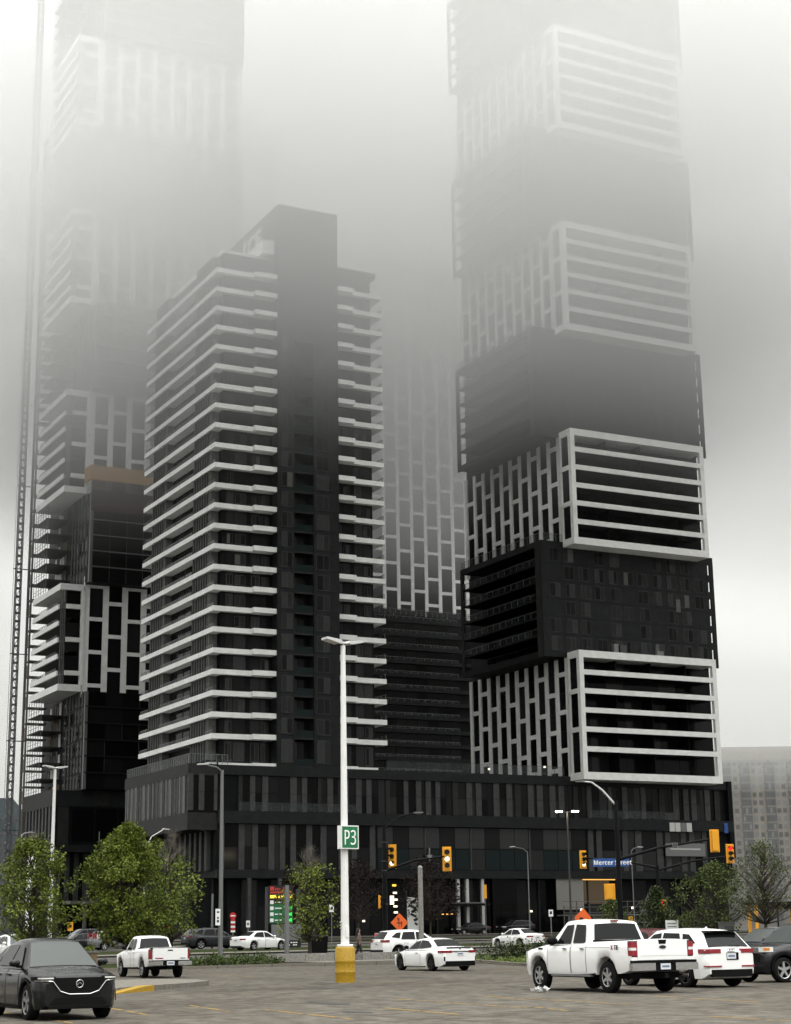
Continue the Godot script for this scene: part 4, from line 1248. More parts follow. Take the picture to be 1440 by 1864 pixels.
func vehicles() -> void:
	# grey crossover in the left foreground, nose to the camera
	var S := suv_spec(4.55, 1.845, 1.67, 2.7, 0.365)
	S.spokes = 5
	S.twin = true
	S.handle_mat = "paint_graphite"
	S.C = Vector2(1.25, 1.53)
	S.D = Vector2(2.16, 1.08)
	S.crown = 0.085
	S.gw1 = 0.66
	S.panes[2] = [Vector2(1.13, 1.17), Vector2(1.0, 1.47), Vector2(1.2, 1.44), Vector2(1.6, 1.22)]
	S.plate = [0.9, 2.27]
	S.lamps = [["headlight", 0.5, 0.8, 0.8, 0.885, 0.5, -1, "trim_black", 0.006], ["daytime_light", 0.6, 0.66, 0.795, 0.815, 0.3, -1, "chrome", 0.012], ["headlight_lens", 0.55, 0.8, 0.84, 0.868, 0.2, -1, "lamp_white", 0.009], ["tail_light", 0.5, 0.84, 0.97, 1.07, 0.3, 1, "lamp_red"]]
	S.boxes = [["rear_bumper", 0.0, 0.77, 0.36, 0.52, 2.22, 2.3, "trim_black"], ["front_lip", 0.0, 0.66, 0.24, 0.3, -2.3, -2.2, "trim_black"]]
	var c := car("grey_crossover", "dark grey crossover facing the camera in the left foreground", "car", S, "paint_graphite", Vector3(10.68, 0, -36.4), PI, 0.96)
	var gp := [Vector2(-0.52, 0.86), Vector2(0.52, 0.86), Vector2(0.56, 0.8), Vector2(0.4, 0.6), Vector2(0.22, 0.54), Vector2(-0.22, 0.54), Vector2(-0.4, 0.6), Vector2(-0.56, 0.8)]
	part(c, "grille", prism(gp, -2.305, -2.22), mat["trim_black"])
	part(c, "grille_trim", path_tube([Vector3(-0.72, 0.8, -2.25), Vector3(-0.57, 0.79, -2.31), Vector3(-0.41, 0.59, -2.32), Vector3(-0.22, 0.53, -2.325), Vector3(0.22, 0.53, -2.325), Vector3(0.41, 0.59, -2.32), Vector3(0.57, 0.79, -2.31), Vector3(0.72, 0.8, -2.25)], 0.013, 0.013), mat["chrome"])
	part(c, "lower_intake", prism([Vector2(-0.62, 0.34), Vector2(0.62, 0.34), Vector2(0.5, 0.46), Vector2(-0.5, 0.46)], -2.295, -2.2), mat["trim_black"])
	var ring := TorusMesh.new()
	ring.inner_radius = 0.068
	ring.outer_radius = 0.086
	ring.rings = 24
	ring.ring_segments = 8
	var e := part(c, "badge", ring, mat["chrome"])
	e.position = Vector3(0, 0.735, -2.315)
	e.rotation.x = PI / 2
	part(e, "badge_wing", path_tube([Vector3(-0.07, 0, 0.03), Vector3(-0.03, 0, 0.0), Vector3(0, 0, -0.035), Vector3(0.03, 0, 0.0), Vector3(0.07, 0, 0.03)], 0.011, 0.011, 6), mat["chrome"])

	# big white pickup at right
	S = pickup_spec(5.9, 2.03, 1.96, 3.68, 0.42, true)
	S.mirror_mat = "trim_black"
	S.mirror_size = 1.5
	S.boxes.append_array([["rear_bumper", -0.68, 0.36, 0.6, 0.79, 2.92, 3.09, "chrome"], ["rear_bumper", 0.68, 0.36, 0.6, 0.79, 2.92, 3.09, "chrome"], ["bumper_step", 0.0, 1.0, 0.79, 0.86, 2.9, 3.08, "trim_black"], ["plate_recess", 0.0, 0.33, 0.58, 0.79, 2.92, 3.05, "trim_black"], ["tow_hitch", 0.0, 0.06, 0.4, 0.52, 2.85, 3.12, "trim_black"],
		["brake_light", 0.0, 0.12, 1.9, 1.93, 0.6, 0.66, "lamp_red"], ["running_board", -0.98, 0.06, 0.42, 0.48, -1.2, 0.9, "grey_metal"], ["running_board", 0.98, 0.06, 0.42, 0.48, -1.2, 0.9, "grey_metal"]])
	S.lamps.append_array([["tail_light", 0.8, 1.0, 0.98, 1.34, 0.14, 1, "lamp_red", 0.012], ["tail_light_frame", 0.79, 0.992, 0.95, 1.365, 0.15, 1, "trim_black", 0.004], ["reversing_light", 0.83, 0.94, 1.12, 1.19, 0.1, 1, "lamp_white", 0.018]])
	c = car("white_pickup", "large white crew cab pickup with chrome rear bumper parked at right", "pickup truck", S, "paint_white", Vector3(27.15, 0, -39.8), -0.042, 0.965)
	part(c, "tailgate", prism([Vector2(-0.79, 0.87), Vector2(0.79, 0.87), Vector2(0.79, 1.385), Vector2(0.13, 1.385), Vector2(0.11, 1.28), Vector2(-0.11, 1.28), Vector2(-0.13, 1.385), Vector2(-0.79, 1.385)], 2.93, 2.965), mat["paint_white"])
	part(c, "tailgate_handle", prism([Vector2(-0.13, 1.39), Vector2(-0.1, 1.28), Vector2(0.1, 1.28), Vector2(0.13, 1.39)], 2.93, 2.975), mat["trim_black"])
	part(c, "tailgate_crease", prism([Vector2(-0.74, 0.98), Vector2(0.74, 0.98), Vector2(0.66, 1.07), Vector2(-0.66, 1.07)], 2.96, 2.972), mat["paint_white"])
	oval(c, "badge", Vector3(0, 1.2, 2.966), 0.115, 0.05, mat["chrome"])
	oval(c, "badge_field", Vector3(0, 1.2, 2.972), 0.1, 0.04, mat["sign_black"])
	for q in [["X", 2.05, "lamp_red"], ["TR", 2.26, "trim_black"]]:
		var o := part(c, "side_lettering", text_mesh(q[0], 0.13, 0.006), mat[q[2]])
		o.position = Vector3(-1.022, 1.2, q[1])
		o.rotation.y = -PI / 2
	bx(c, "side_badge", Vector3(-1.01, 1.14, -1.95), Vector3(-0.995, 1.19, -1.7), mat["trim_black"])
	part(c, "exhaust", tube(Vector3(0.72, 0.47, 2.3), Vector3(0.95, 0.45, 2.72), 0.04, 0.04), mat["chrome"])

	# smaller white pickup at left
	S = pickup_spec(5.1, 1.7, 1.66, 3.1, 0.345, false)
	S.rim = 0.66
	S.spokes = 5
	S.handle_mat = "paint_white"
	S.mirror_mat = "trim_black"
	S.boxes.append_array([["rear_bumper", -0.6, 0.28, 0.5, 0.66, 2.58, 2.72, "chrome"], ["rear_bumper", 0.6, 0.28, 0.5, 0.66, 2.58, 2.72, "chrome"], ["plate_recess", 0.0, 0.33, 0.48, 0.64, 2.58, 2.7, "trim_black"], ["bumper_step", 0.0, 0.86, 0.64, 0.69, 2.56, 2.71, "trim_black"], ["bed_rail_cap", 0.0, 0.84, 1.165, 1.19, 2.4, 2.64, "trim_black"], ["tow_hitch", 0.0, 0.06, 0.34, 0.44, 2.5, 2.74, "trim_black"]])
	S.lamps.append_array([["tail_light", 0.73, 0.87, 0.74, 1.12, 0.16, 1, "lamp_red", 0.01]])
	S.plate = [0.5, 2.7]
	c = car("white_compact_pickup", "smaller white pickup with black bed rails beside the left concrete island", "pickup truck", S, "paint_white", Vector3(24.6, 0, -69.1), -0.05, 1.0)
	part(c, "tailgate", prism([Vector2(-0.72, 0.7), Vector2(0.72, 0.7), Vector2(0.72, 1.165), Vector2(-0.72, 1.165)], 2.61, 2.64), mat["paint_white"])
	bx(c, "tailgate_handle", Vector3(-0.1, 1.06, 2.64), Vector3(0.1, 1.1, 2.655), mat["trim_black"])
	bx(c, "tailgate_badge", Vector3(-0.62, 0.75, 2.64), Vector3(-0.3, 0.79, 2.647), mat["lamp_red"])
	bx(c, "tailgate_badge", Vector3(0.42, 0.75, 2.64), Vector3(0.62, 0.78, 2.647), mat["trim_black"])

	# white crossover beside the pickup
	S = suv_spec(4.68, 1.89, 1.66, 2.82, 0.37)
	S.cladding = false
	S.rim_mat = "rim_dark"
	S.twin = true
	S.lamps = [["headlight", 0.55, 0.86, 0.8, 0.9, 0.4, -1, "lamp_white"], ["tail_light", 0.36, 0.86, 0.95, 1.07, 0.34, 1, "lamp_red", 0.012], ["bumper_reflector", 0.36, 0.82, 0.575, 0.61, 0.16, 1, "lamp_red", 0.03]]
	S.boxes = [["rear_diffuser", 0.0, 0.72, 0.3, 0.5, 2.26, 2.37, "trim_black"], ["rear_spoiler", 0.0, 0.6, 1.55, 1.575, 1.8, 2.02, "trim_black"], ["wiper", 0.18, 0.2, 1.13, 1.15, 2.27, 2.3, "trim_black"], ["plate_surround", 0.05, 0.21, 0.76, 0.965, 2.33, 2.352, "trim_black"]]
	S.plate = [0.79, 2.346]
	c = car("white_crossover", "white crossover with long red tail lights beside the large pickup", "car", S, "paint_white", Vector3(30.95, 0, -41.4), 0.0, 0.98)
	for k in 4:
		var r2 := TorusMesh.new()
		r2.inner_radius = 0.034
		r2.outer_radius = 0.046
		r2.rings = 16
		r2.ring_segments = 6
		var o := part(c, "badge_ring", r2, mat["rim_dark"])
		o.position = Vector3(-0.09 + k * 0.06, 1.03, 2.355)
		o.rotation.x = PI / 2
	var q5 := part(c, "model_lettering", text_mesh("Q5", 0.07, 0.006), mat["rim_dark"])
	q5.position = Vector3(-0.62, 0.8, 2.335)
	part(c, "roof_aerial", prism([Vector2(-0.1, 0), Vector2(0.1, 0), Vector2(0.08, 0.09)], -0.02, 0.02, Transform3D(Basis(Vector3.UP, -PI / 2), Vector3(0, 1.6, 1.2))), mat["paint_white"])

	# white coupe in the middle
	S = sedan_spec(4.77, 1.85, 1.39, 2.85, 0.335)
	S.rim_mat = "rim_dark"
	S.spokes = 7
	S.panes = [[Vector2(-0.8, 0.93), Vector2(-0.3, 1.24), Vector2(0.08, 1.3), Vector2(0.12, 0.94)], [Vector2(0.17, 0.94), Vector2(0.13, 1.3), Vector2(0.75, 1.27), Vector2(1.22, 1.08), Vector2(1.2, 1.0)]]
	S.doors = [[-0.95, 0.45]]
	S.mirror_mat = "trim_black"
	S.lamps = [["headlight", 0.5, 0.8, 0.6, 0.68, 0.4, -1, "lamp_white"], ["tail_light", 0.42, 0.83, 0.76, 0.86, 0.4, 1, "lamp_red", 0.012], ["bumper_vent", 0.74, 0.86, 0.42, 0.6, 0.05, 1, "trim_black", 0.006]]
	S.boxes = [["rear_diffuser", 0.0, 0.72, 0.22, 0.42, 2.28, 2.41, "trim_black"], ["boot_spoiler", 0.0, 0.62, 0.985, 1.005, 2.1, 2.36, "trim_black"], ["tail_strip", 0.0, 0.42, 0.79, 0.83, 2.38, 2.395, "trim_black"]]
	S.plate = [0.64, 2.386]
	c = car("white_coupe", "white two door coupe with black wheels parked in the middle of the lot", "car", S, "paint_white", Vector3(37.28, 0, -67.9), 0.0, 1.0)
	oval(c, "badge", Vector3(0, 0.9, 2.372), 0.045, 0.045, mat["trim_black"])

	# ------- cars on the road behind the planting strip
	S = suv_spec(4.58, 1.88, 1.68, 2.71, 0.35)
	S.lamps[1] = ["tail_light", 0.5, 0.87, 0.95, 1.09, 0.42, 1, "lamp_red", 0.012]
	car("white_road_suv", "white suv on the road behind the white coupe", "car", S, "paint_white", on(49.3, -92.6), -PI / 2, 1.0)
	S = sedan_spec(4.65, 1.78, 1.45, 2.65, 0.32)
	var j := car("white_road_sedan", "white sedan on the far road above the dark hedge", "car", S, "paint_white", on(70.2, -114.4), 0.15, 1.0)
	j.set_meta("group", "")
	j.remove_meta("group")
	S = suv_spec(4.5, 1.82, 1.68, 2.62, 0.34)
	S.lamps[1] = ["tail_light", 0.55, 0.87, 0.98, 1.45, 0.3, 1, "lamp_red", -0.08]
	car("grey_road_suv", "silver grey suv with tall red tail lights behind the middle leafy tree", "car", S, "paint_silver", on(48.1, -144.2), -PI / 2, 1.0)
	S = suv_spec(4.8, 1.93, 1.67, 2.87, 0.37)
	car("dark_road_suv", "dark grey suv passing behind the grey street lamp pole", "car", S, "paint_dark_grey", on(55.2, -139.6), -PI / 2, 1.06)
	S = sedan_spec(4.9, 1.86, 1.5, 2.85, 0.34)
	car("white_fastback", "white car with black tail panel behind the price board", "car", S, "paint_white", on(55.0, -129.0), -PI / 2 + 0.3, 1.0)
	S = suv_spec(4.7, 1.9, 1.66, 2.8, 0.36)
	car("white_left_suv", "white suv at the left edge behind the grey crossover", "car", S, "paint_white", on(29.0, -105.6), PI, 1.05)
	S = suv_spec(4.9, 1.95, 1.72, 2.9, 0.37)
	car("black_road_suv", "black suv farthest back between the two leafy trees at left", "car", S, "paint_black", on(50.4, -160.5), PI / 2, 1.05)
	S = sedan_spec(4.8, 1.85, 1.45, 2.8, 0.33)
	car("dark_left_sedan", "dark sedan in front of the black suv between the leafy trees", "car", S, "paint_dark_grey", on(46.4, -149.0), PI / 2, 1.0)
	car("black_far_sedan", "black car by the podium entrance with pale columns", "car", S, "paint_black", on(117.3, -203.0), PI / 2, 1.1)
	S = suv_spec(4.7, 1.9, 1.66, 2.8, 0.36)
	car("black_far_suv", "black suv in shade behind the white sedan on the far road", "car", S, "paint_black", on(124.4, -203.2), PI / 2, 1.1)
	S = suv_spec(4.6, 1.86, 1.66, 2.7, 0.35)
	car("red_car", "dark red car mostly hidden behind the white crossover", "car", S, "paint_red", Vector3(43.0, 0, -60.0), -0.1, 1.0)
	S = sedan_spec(4.75, 1.85, 1.5, 2.75, 0.34)
	car("navy_sedan", "dark navy car facing left behind the black off-roader at the right edge", "car", S, "paint_navy", Vector3(45.0, 0, -54.2), PI / 2 + 0.1, 1.08)
	S = suv_spec(4.45, 1.83, 1.7, 2.63, 0.355)
	S.lamps[0] = ["headlight", 0.5, 0.8, 0.86, 1.0, 0.25, -1, "lamp_white"]
	S.fz -= 0.25
	S.lamps.append(["turn_light", 0.72, 0.9, 0.9, 0.98, 0.16, -1, "lamp_amber", 0.01])
	car("black_offroader", "black off-roader with bright alloy wheels cut by the right edge", "car", S, "paint_black", Vector3(36.35, 0, -42.2), PI / 2, 1.04)

# ---------------------------------------------------------------- street furniture
func lot_lamp(label: String, at: Vector3, h: float, turn: float) -> Node3D:
	var t := thing("parking_lamp", label, "lamp post", at, turn)
	part(t, "pole", tube(Vector3(0, 0.2, 0), Vector3(0, h - 0.1, 0), 0.15, 0.085, 12), mat["white_paint"])
	part(t, "base_plate", lathe([Vector2(0.0, 0.25), Vector2(0.3, 0.25), Vector2(0.3, 0.18), Vector2(0.0, 0.18)], 12), mat["pale_metal"])
	for s in [-1.0, 1.0]:
		var head := part(t, "lamp_head", prism([Vector2(0.12 * s, 0.02), Vector2(0.25 * s, -0.03), Vector2(0.8 * s, 0.03), Vector2(0.8 * s, 0.11), Vector2(0.2 * s, 0.11)], -0.2, 0.2), mat["pale_metal"])
		head.position = Vector3(0, h - 0.05, 0)
		head.rotation.z = s * 0.1
	part(t, "bracket", tube(Vector3(-0.25, h, 0), Vector3(0.25, h, 0), 0.04, 0.04, 8), mat["pale_metal"])
	return t

func cobra_lamp(label: String, at: Vector3, h: float, reach: Vector3, m: String, lit := false, r := 0.09) -> Node3D:
	var t := thing("street_lamp", label, "street lamp", at)
	part(t, "pole", tube(Vector3.ZERO, Vector3(0, h, 0), r, r * 0.6, 10), mat[m])
	var e := Vector3(0, h, 0) + reach
	part(t, "arm", path_tube([Vector3(0, h - 0.1, 0), Vector3(0, h, 0) + reach * Vector3(0.35, 0.6, 0.35), e], 0.05, 0.035), mat[m])
	var d := Vector3(reach.x, 0, reach.z).normalized()
	var hd := part(t, "lamp_head", prism([Vector2(-0.1, 0.02), Vector2(0.55, -0.02), Vector2(0.55, 0.05), Vector2(0.0, 0.1)], -0.13, 0.13, Transform3D(Basis(d, Vector3.UP, d.cross(Vector3.UP)), e)), mat["pale_metal"])
	if lit:
		var g := part(hd, "lamp_glow", unit_box, mat["lit_lamp_light"])
		g.position = e + d * 0.3 + Vector3(0, -0.05, 0)
		g.scale = Vector3(0.35, 0.06, 0.35)
	return t

# three-section signal head facing +z of its own node; lit: 0 none, 1 top, 2 middle, 3 bottom
func signal_head(p: Node, at: Vector3, turn: float, h: float, w: float, lit: int, sections := 3, back := false) -> void:
	var o := Node3D.new()
	o.name = named(p, "signal_head")
	p.add_child(o, true)
	o.position = at
	o.rotation.y = turn
	bx(o, "backboard", Vector3(-w / 2, 0, -0.04), Vector3(w / 2, h, 0.0), mat["signal_yellow"])
	bx(o, "housing", Vector3(-w * 0.3, h * 0.06, -0.2 if back else 0.0), Vector3(w * 0.3, h * 0.94, -0.04 if back else 0.08), mat["signal_yellow"])
	for k in sections:
		var y := h * (0.9 - (k + 0.5) * 0.82 / sections) + 0.02
		var r := minf(h * 0.82 / sections * 0.42, w * 0.28)
		var z := 0.08
		var dm: Material = mat["lens_off"]
		if lit == k + 1:
			dm = mat["lit_red_light"] if k == 0 else mat["lit_white_light"]
		oval(o, "lens_light" if lit == k + 1 else "lens", Vector3(0, y, z), r, r, dm, 0.02)
		var st := new_st()
		for i in 12:
			var t0 := PI * i / 12.0 - 0.2
			var t1 := PI * (i + 1) / 12.0 - 0.2
			quad(st, Vector3(cos(t0) * r * 1.1, y + sin(t0) * r * 1.1, z), Vector3(cos(t1) * r * 1.1, y + sin(t1) * r * 1.1, z), Vector3(cos(t1) * r * 1.05, y - 0.04 + sin(t1) * r * 1.05, z + 0.3), Vector3(cos(t0) * r * 1.05, y - 0.04 + sin(t0) * r * 1.05, z + 0.3), Vector3(0, 1, 0))
		part(o, "visor", done(st), mat["trim_black"])

func sign_post(called: String, label: String, at: Vector3, h: float, w: float, sh: float, m: String, turn := 0.5) -> Node3D:
	var t := thing(called, label, "sign", at, turn)
	part(t, "post", tube(Vector3.ZERO, Vector3(0, h, 0), 0.035, 0.035, 8), mat["grey_metal"])
	bx(t, "panel", Vector3(-w / 2, h - sh, 0.03), Vector3(w / 2, h, 0.06), mat[m])
	return t

func furniture() -> void:
	# parking lamp with the P3 box
	var t := lot_lamp("white lamp post with green P3 box and yellow base in the lot", Vector3(26.2, 0, -54.0), 11.7, 0.15)
	part(t, "yellow_base", lathe([Vector2(0.0, 1.18), Vector2(0.3, 1.18), Vector2(0.34, 1.12), Vector2(0.34, 0.72), Vector2(0.35, 0.7), Vector2(0.34, 0.68), Vector2(0.34, 0.36), Vector2(0.35, 0.34), Vector2(0.34, 0.32), Vector2(0.34, 0.0)], 24), mat["yellow_paint"])
	part(t, "foot_plate", lathe([Vector2(0.0, 1.26), Vector2(0.28, 1.26), Vector2(0.28, 1.18), Vector2(0.0, 1.18)], 16), mat["white_paint"])
	bx(t, "access_door", Vector3(-0.06, 1.5, 0.1), Vector3(0.06, 1.85, 0.165), mat["white_paint"])
	for k in 3:
		bx(t, "clamp_bolt", Vector3(-0.19, 1.78 + k * 0.1, -0.03), Vector3(-0.1, 1.82 + k * 0.1, 0.03), mat["pale_metal"])
	var s := Node3D.new()
	s.name = "sign_box"
	t.add_child(s, true)
	s.position = Vector3(0.06, 4.46, 0.14)
	s.scale = Vector3.ONE * 0.93
	s.rotation.y = -0.15 + 0.09
	bx(s, "frame", Vector3(-0.38, 0.0, -0.14), Vector3(0.38, 0.86, 0.14), mat["white_paint"])
	bx(s, "green_face", Vector3(-0.34, 0.04, 0.14), Vector3(0.34, 0.82, 0.146), mat["sign_green"])
	bx(s, "green_side", Vector3(-0.386, 0.04, -0.11), Vector3(-0.38, 0.82, 0.11), mat["sign_white"])
	var tx := part(s, "lettering", text_mesh("P3", 0.5, 0.012, "Droid Sans", false), mat["sign_white"])
	tx.position = Vector3(0, 0.41, 0.152)
	tx.scale = Vector3(0.72, 1.08, 1)
	# other lamps
	lot_lamp("white double headed lamp post between the two leafy trees at left", on(31.0, -105.7), 11.9, 0.15)
	t = cobra_lamp("tall grey lamp post with short curved arm and white number plate", on(36.6, -91.4), 10.75, Vector3(-1.0, 0.25, 0.1), "grey_metal", false, 0.14)
	part(t, "bird", lathe([Vector2(0.0, 0.0), Vector2(0.06, 0.05), Vector2(0.07, 0.12), Vector2(0.03, 0.2), Vector2(0.045, 0.25), Vector2(0.0, 0.3)], 8, Transform3D(Basis.IDENTITY, Vector3(-0.3, 10.92, 0.03))), mat["black_metal"])
	var pl := bx(t, "number_plate", Vector3(-0.36, 2.1, 0.1), Vector3(-0.08, 3.0, 0.14), mat["sign_white"])
	for q in [[0.3, 0.1, 0.5], [-0.05, 0.12, 0.35], [-0.25, 0.14, 0.45]]:
		var o := part(pl, "plate_print", unit_box, mat["sign_black"])
		o.position = Vector3(0, q[0], 0.55)
		o.scale = Vector3(q[2], q[1], 0.15)
	cobra_lamp("thin lamp arm rising behind the sparse tree at left", on(47.0, -134.0), 8.2, Vector3(1.7, 1.5, -0.4), "pale_metal", false, 0.07)
	cobra_lamp("slim grey lamp post before the glazed hall, left of the lit twin lamp", on(106.1, -170.2), 9.6, Vector3(-1.5, 0.5, -0.4), "grey_metal")
	cobra_lamp("slim grey lamp post behind the blue street sign", on(110.9, -156.4), 9.2, Vector3(0.7, 0.3, 0.3), "grey_metal", false, 0.07)
	cobra_lamp("small white lamp behind the leftmost leafy tree", on(54.2, -197.5), 12.4, Vector3(0.9, 0.2, 0.2), "pale_metal", false, 0.08)
	t = thing("twin_lamp", "dark twin lamp post with both heads lit above the hoarding", "street lamp", on(104.8, -159.6))
	part(t, "pole", tube(Vector3.ZERO, Vector3(0, 13.5, 0), 0.13, 0.08, 10), mat["dark_grey_metal"])
	for sd in [-1.0, 1.0]:
		var d: Vector3 = Vector3(0.88, 0, 0.46) * sd
		part(t, "arm", tube(Vector3(0, 13.4, 0), Vector3(0, 13.5, 0) + d * 0.6, 0.04, 0.04, 6), mat["dark_grey_metal"])
		var h := part(t, "lamp_head", unit_box, mat["dark_grey_metal"])
		h.transform = Transform3D(Basis(Vector3.UP, -0.48) * Basis.from_scale(Vector3(0.85, 0.1, 0.45)), Vector3(0, 13.62, 0) + d * 0.9)
		var g := part(t, "lamp_glow", unit_box, mat["lit_lamp_light"])
		g.transform = Transform3D(Basis(Vector3.UP, -0.48) * Basis(Vector3(1, 0, 0), 0.3) * Basis.from_scale(Vector3(0.72, 0.14, 0.36)), Vector3(0, 13.53, 0) + d * 0.9)
		var ol := OmniLight3D.new()
		ol.name = "lamp_bulb"
		ol.light_color = Color(1, 0.93, 0.8)
		ol.light_energy = 1.5
		ol.omni_range = 25
		ol.omni_attenuation = 2.0
		ol.shadow_enabled = true
		ol.light_size = 0.3
		ol.position = Vector3(0, 13.3, 0) + d * 0.9
		t.add_child(ol, true)

	# traffic signals
	t = thing("signal_pole", "tall black signal pole with pale curved lamp arm and long mast arm", "traffic signal", on(64.6, -92.6))
	part(t, "pole", tube(Vector3.ZERO, Vector3(0, 9.6, 0), 0.19, 0.13, 12), mat["black_metal"])
	part(t, "lamp_arm", path_tube([Vector3(-0.05, 9.35, 0), Vector3(-0.75, 10.3, -0.4), Vector3(-1.35, 10.8, -0.7), Vector3(-1.8, 10.85, -0.95)], 0.07, 0.05), mat["pale_metal"])
	part(t, "lamp_head", prism([Vector2(0, -0.04), Vector2(0.6, -0.02), Vector2(0.6, 0.05), Vector2(0, 0.06)], -0.12, 0.12, Transform3D(Basis(Vector3(-0.88, 0, -0.46), Vector3.UP, Vector3(-0.46, 0, 0.88)), Vector3(-1.75, 10.85, -0.9))), mat["grey_metal"])
	part(t, "mast_arm", path_tube([Vector3(0.1, 5.85, 0.05), Vector3(2.4, 6.55, 1.25), Vector3(5.5, 7.05, 2.85)], 0.11, 0.06), mat["black_metal"])
	for k in 3:
		bx(t, "arm_clamp", Vector3(3.1 + k * 0.12, 6.55, 1.55 + k * 0.06), Vector3(3.17 + k * 0.12, 6.85, 1.75 + k * 0.06), mat["grey_metal"])
	signal_head(t, Vector3(5.6, 6.2, 2.9), PI - 0.35, 1.45, 0.62, 0, 3, true)
	signal_head(t, Vector3(-0.62, 3.3, -0.2), PI - 0.7, 1.0, 0.7, 0, 2, true)
	bx(t, "hand_hole", Vector3(-0.1, 0.8, 0.15), Vector3(0.1, 1.3, 0.2), mat["dark_grey_metal"])
	t = thing("cross_signal_pole", "black signal pole with two arms, red signal lit, right of the tall one", "traffic signal", on(82.3, -112.6))
	part(t, "pole", tube(Vector3.ZERO, Vector3(0, 6.1, 0), 0.19, 0.15, 12), mat["black_metal"])
	part(t, "mast_arm", path_tube([Vector3(0.1, 5.75, 0), Vector3(2.4, 6.4, 1.3), Vector3(5.0, 6.75, 2.65)], 0.1, 0.06), mat["black_metal"])
	part(t, "mast_arm", path_tube([Vector3(-0.1, 5.95, 0), Vector3(-2.4, 6.5, -1.25), Vector3(-5.1, 6.8, -2.7)], 0.1, 0.06), mat["black_metal"])
	signal_head(t, Vector3(5.15, 6.2, 2.75), -0.3, 1.5, 0.66, 1)
	signal_head(t, Vector3(-5.2, 5.95, -2.75), 0.1, 1.42, 0.66, 3)
	signal_head(t, Vector3(0.15, 2.6, 0.4), -0.9, 0.9, 0.45, 1, 2)
	var n := Node3D.new()
	n.name = "street_name_sign"
	t.add_child(n, true)
	n.position = Vector3(-3.35, 6.42, -1.6)
	n.rotation.y = -0.45
	bx(n, "blade", Vector3(-1.45, -0.36, 0.1), Vector3(1.45, 0.28, 0.14), mat["sign_blue"])
	tx = part(n, "lettering", text_mesh("Mercer Street", 0.34, 0.01), mat["sign_white"])
	tx.position = Vector3(0.12, -0.04, 0.148)
	tx.scale = Vector3(0.98, 1, 1)
	t = thing("left_signal_pole", "black signal pole with two signal heads behind the white road suv", "traffic signal", on(51.2, -99.6))
	part(t, "pole", tube(Vector3.ZERO, Vector3(0, 8.15, 0), 0.18, 0.13, 12), mat["black_metal"])
	part(t, "lamp_arm", path_tube([Vector3(0, 8.0, 0), Vector3(0.9, 8.75, 0.45), Vector3(1.8, 9.0, 0.9)], 0.05, 0.04), mat["black_metal"])
	part(t, "lamp_head", prism([Vector2(-0.1, -0.04), Vector2(0.55, -0.02), Vector2(0.55, 0.05), Vector2(0, 0.06)], -0.12, 0.12, Transform3D(Basis(Vector3(0.88, 0, 0.46), Vector3.UP, Vector3(-0.46, 0, 0.88)), Vector3(1.8, 9.0, 0.9))), mat["grey_metal"])
	part(t, "mast_arm", path_tube([Vector3(0.1, 5.35, 0.05), Vector3(1.7, 5.95, 0.85), Vector3(3.5, 6.2, 1.8)], 0.09, 0.05), mat["black_metal"])
	for k in 4:
		part(t, "pole_band", lathe([Vector2(0.2, 0.0), Vector2(0.21, 0.03), Vector2(0.2, 0.06)], 10, Transform3D(Basis.IDENTITY, Vector3(0, [3.2, 5.3, 5.9, 7.1][k], 0))), mat["dark_grey_metal"])
	signal_head(t, Vector3(0.5, 5.45, 0.15), -0.95, 1.55, 0.55, 3)
	signal_head(t, Vector3(3.6, 5.25, 1.85), -0.45, 1.55, 0.58, 2)
	bx(t, "camera", Vector3(2.5, 6.1, 1.2), Vector3(2.75, 6.3, 1.4), mat["grey_metal"])
	part(t, "camera_mast", tube(Vector3(2.62, 5.9, 1.3), Vector3(2.62, 6.75, 1.3), 0.04, 0.04, 6), mat["grey_metal"])
	signal_head(t, Vector3(-0.45, 2.95, 0.1), 0.9, 0.85, 0.32, 0, 2)
	bx(t, "walk_light", Vector3(0.3, 3.2, 0.12), Vector3(0.55, 3.75, 0.2), mat["lit_white_light"])

	# posts and signs
	t = thing("concrete_post", "plain pale concrete post standing behind the white coupe", "post", on(45.6, -84.4))
	part(t, "shaft", tube(Vector3.ZERO, Vector3(0, 5.05, 0), 0.15, 0.13, 10), mat["concrete"])
	part(t, "cap", lathe([Vector2(0.0, 0.12), Vector2(0.08, 0.1), Vector2(0.14, 0.0)], 10, Transform3D(Basis.IDENTITY, Vector3(0, 5.05, 0))), mat["concrete"])
	t = thing("grey_sign_post", "bare grey post in front of the lit price board", "post", on(39.9, -89.7))
	part(t, "shaft", tube(Vector3.ZERO, Vector3(0, 4.25, 0), 0.14, 0.12, 10), mat["grey_metal"])
	t = thing("thin_post", "thin grey post right of the white number plate at left", "post", on(55.6, -140.8))
	part(t, "shaft", tube(Vector3.ZERO, Vector3(0, 4.6, 0), 0.1, 0.1, 8), mat["grey_metal"])
	t = thing("price_board", "lit roadside price board with yellow and green digits on a grey cabinet", "sign", on(60.6, -137.6), -0.35)
	bx(t, "cabinet", Vector3(-0.75, 0.45, -0.35), Vector3(1.75, 1.95, 0.35), mat["grey_metal"])
	bx(t, "black_panel", Vector3(-0.7, 0.0, 0.35), Vector3(1.7, 0.62, 0.4), mat["sign_black"])
	for k in 2:
		for i in 9:
			if rng.randf() < 0.85:
				bx(t, "panel_print", Vector3(-0.45 + i * 0.215, 0.38 - k * 0.2, 0.4), Vector3(-0.45 + i * 0.215 + rng.randf_range(0.1, 0.19), 0.47 - k * 0.2, 0.41), mat["sign_white"])
	bx(t, "board", Vector3(-1.0, 2.0, -0.25), Vector3(1.1, 5.2, 0.25), mat["sign_black"])
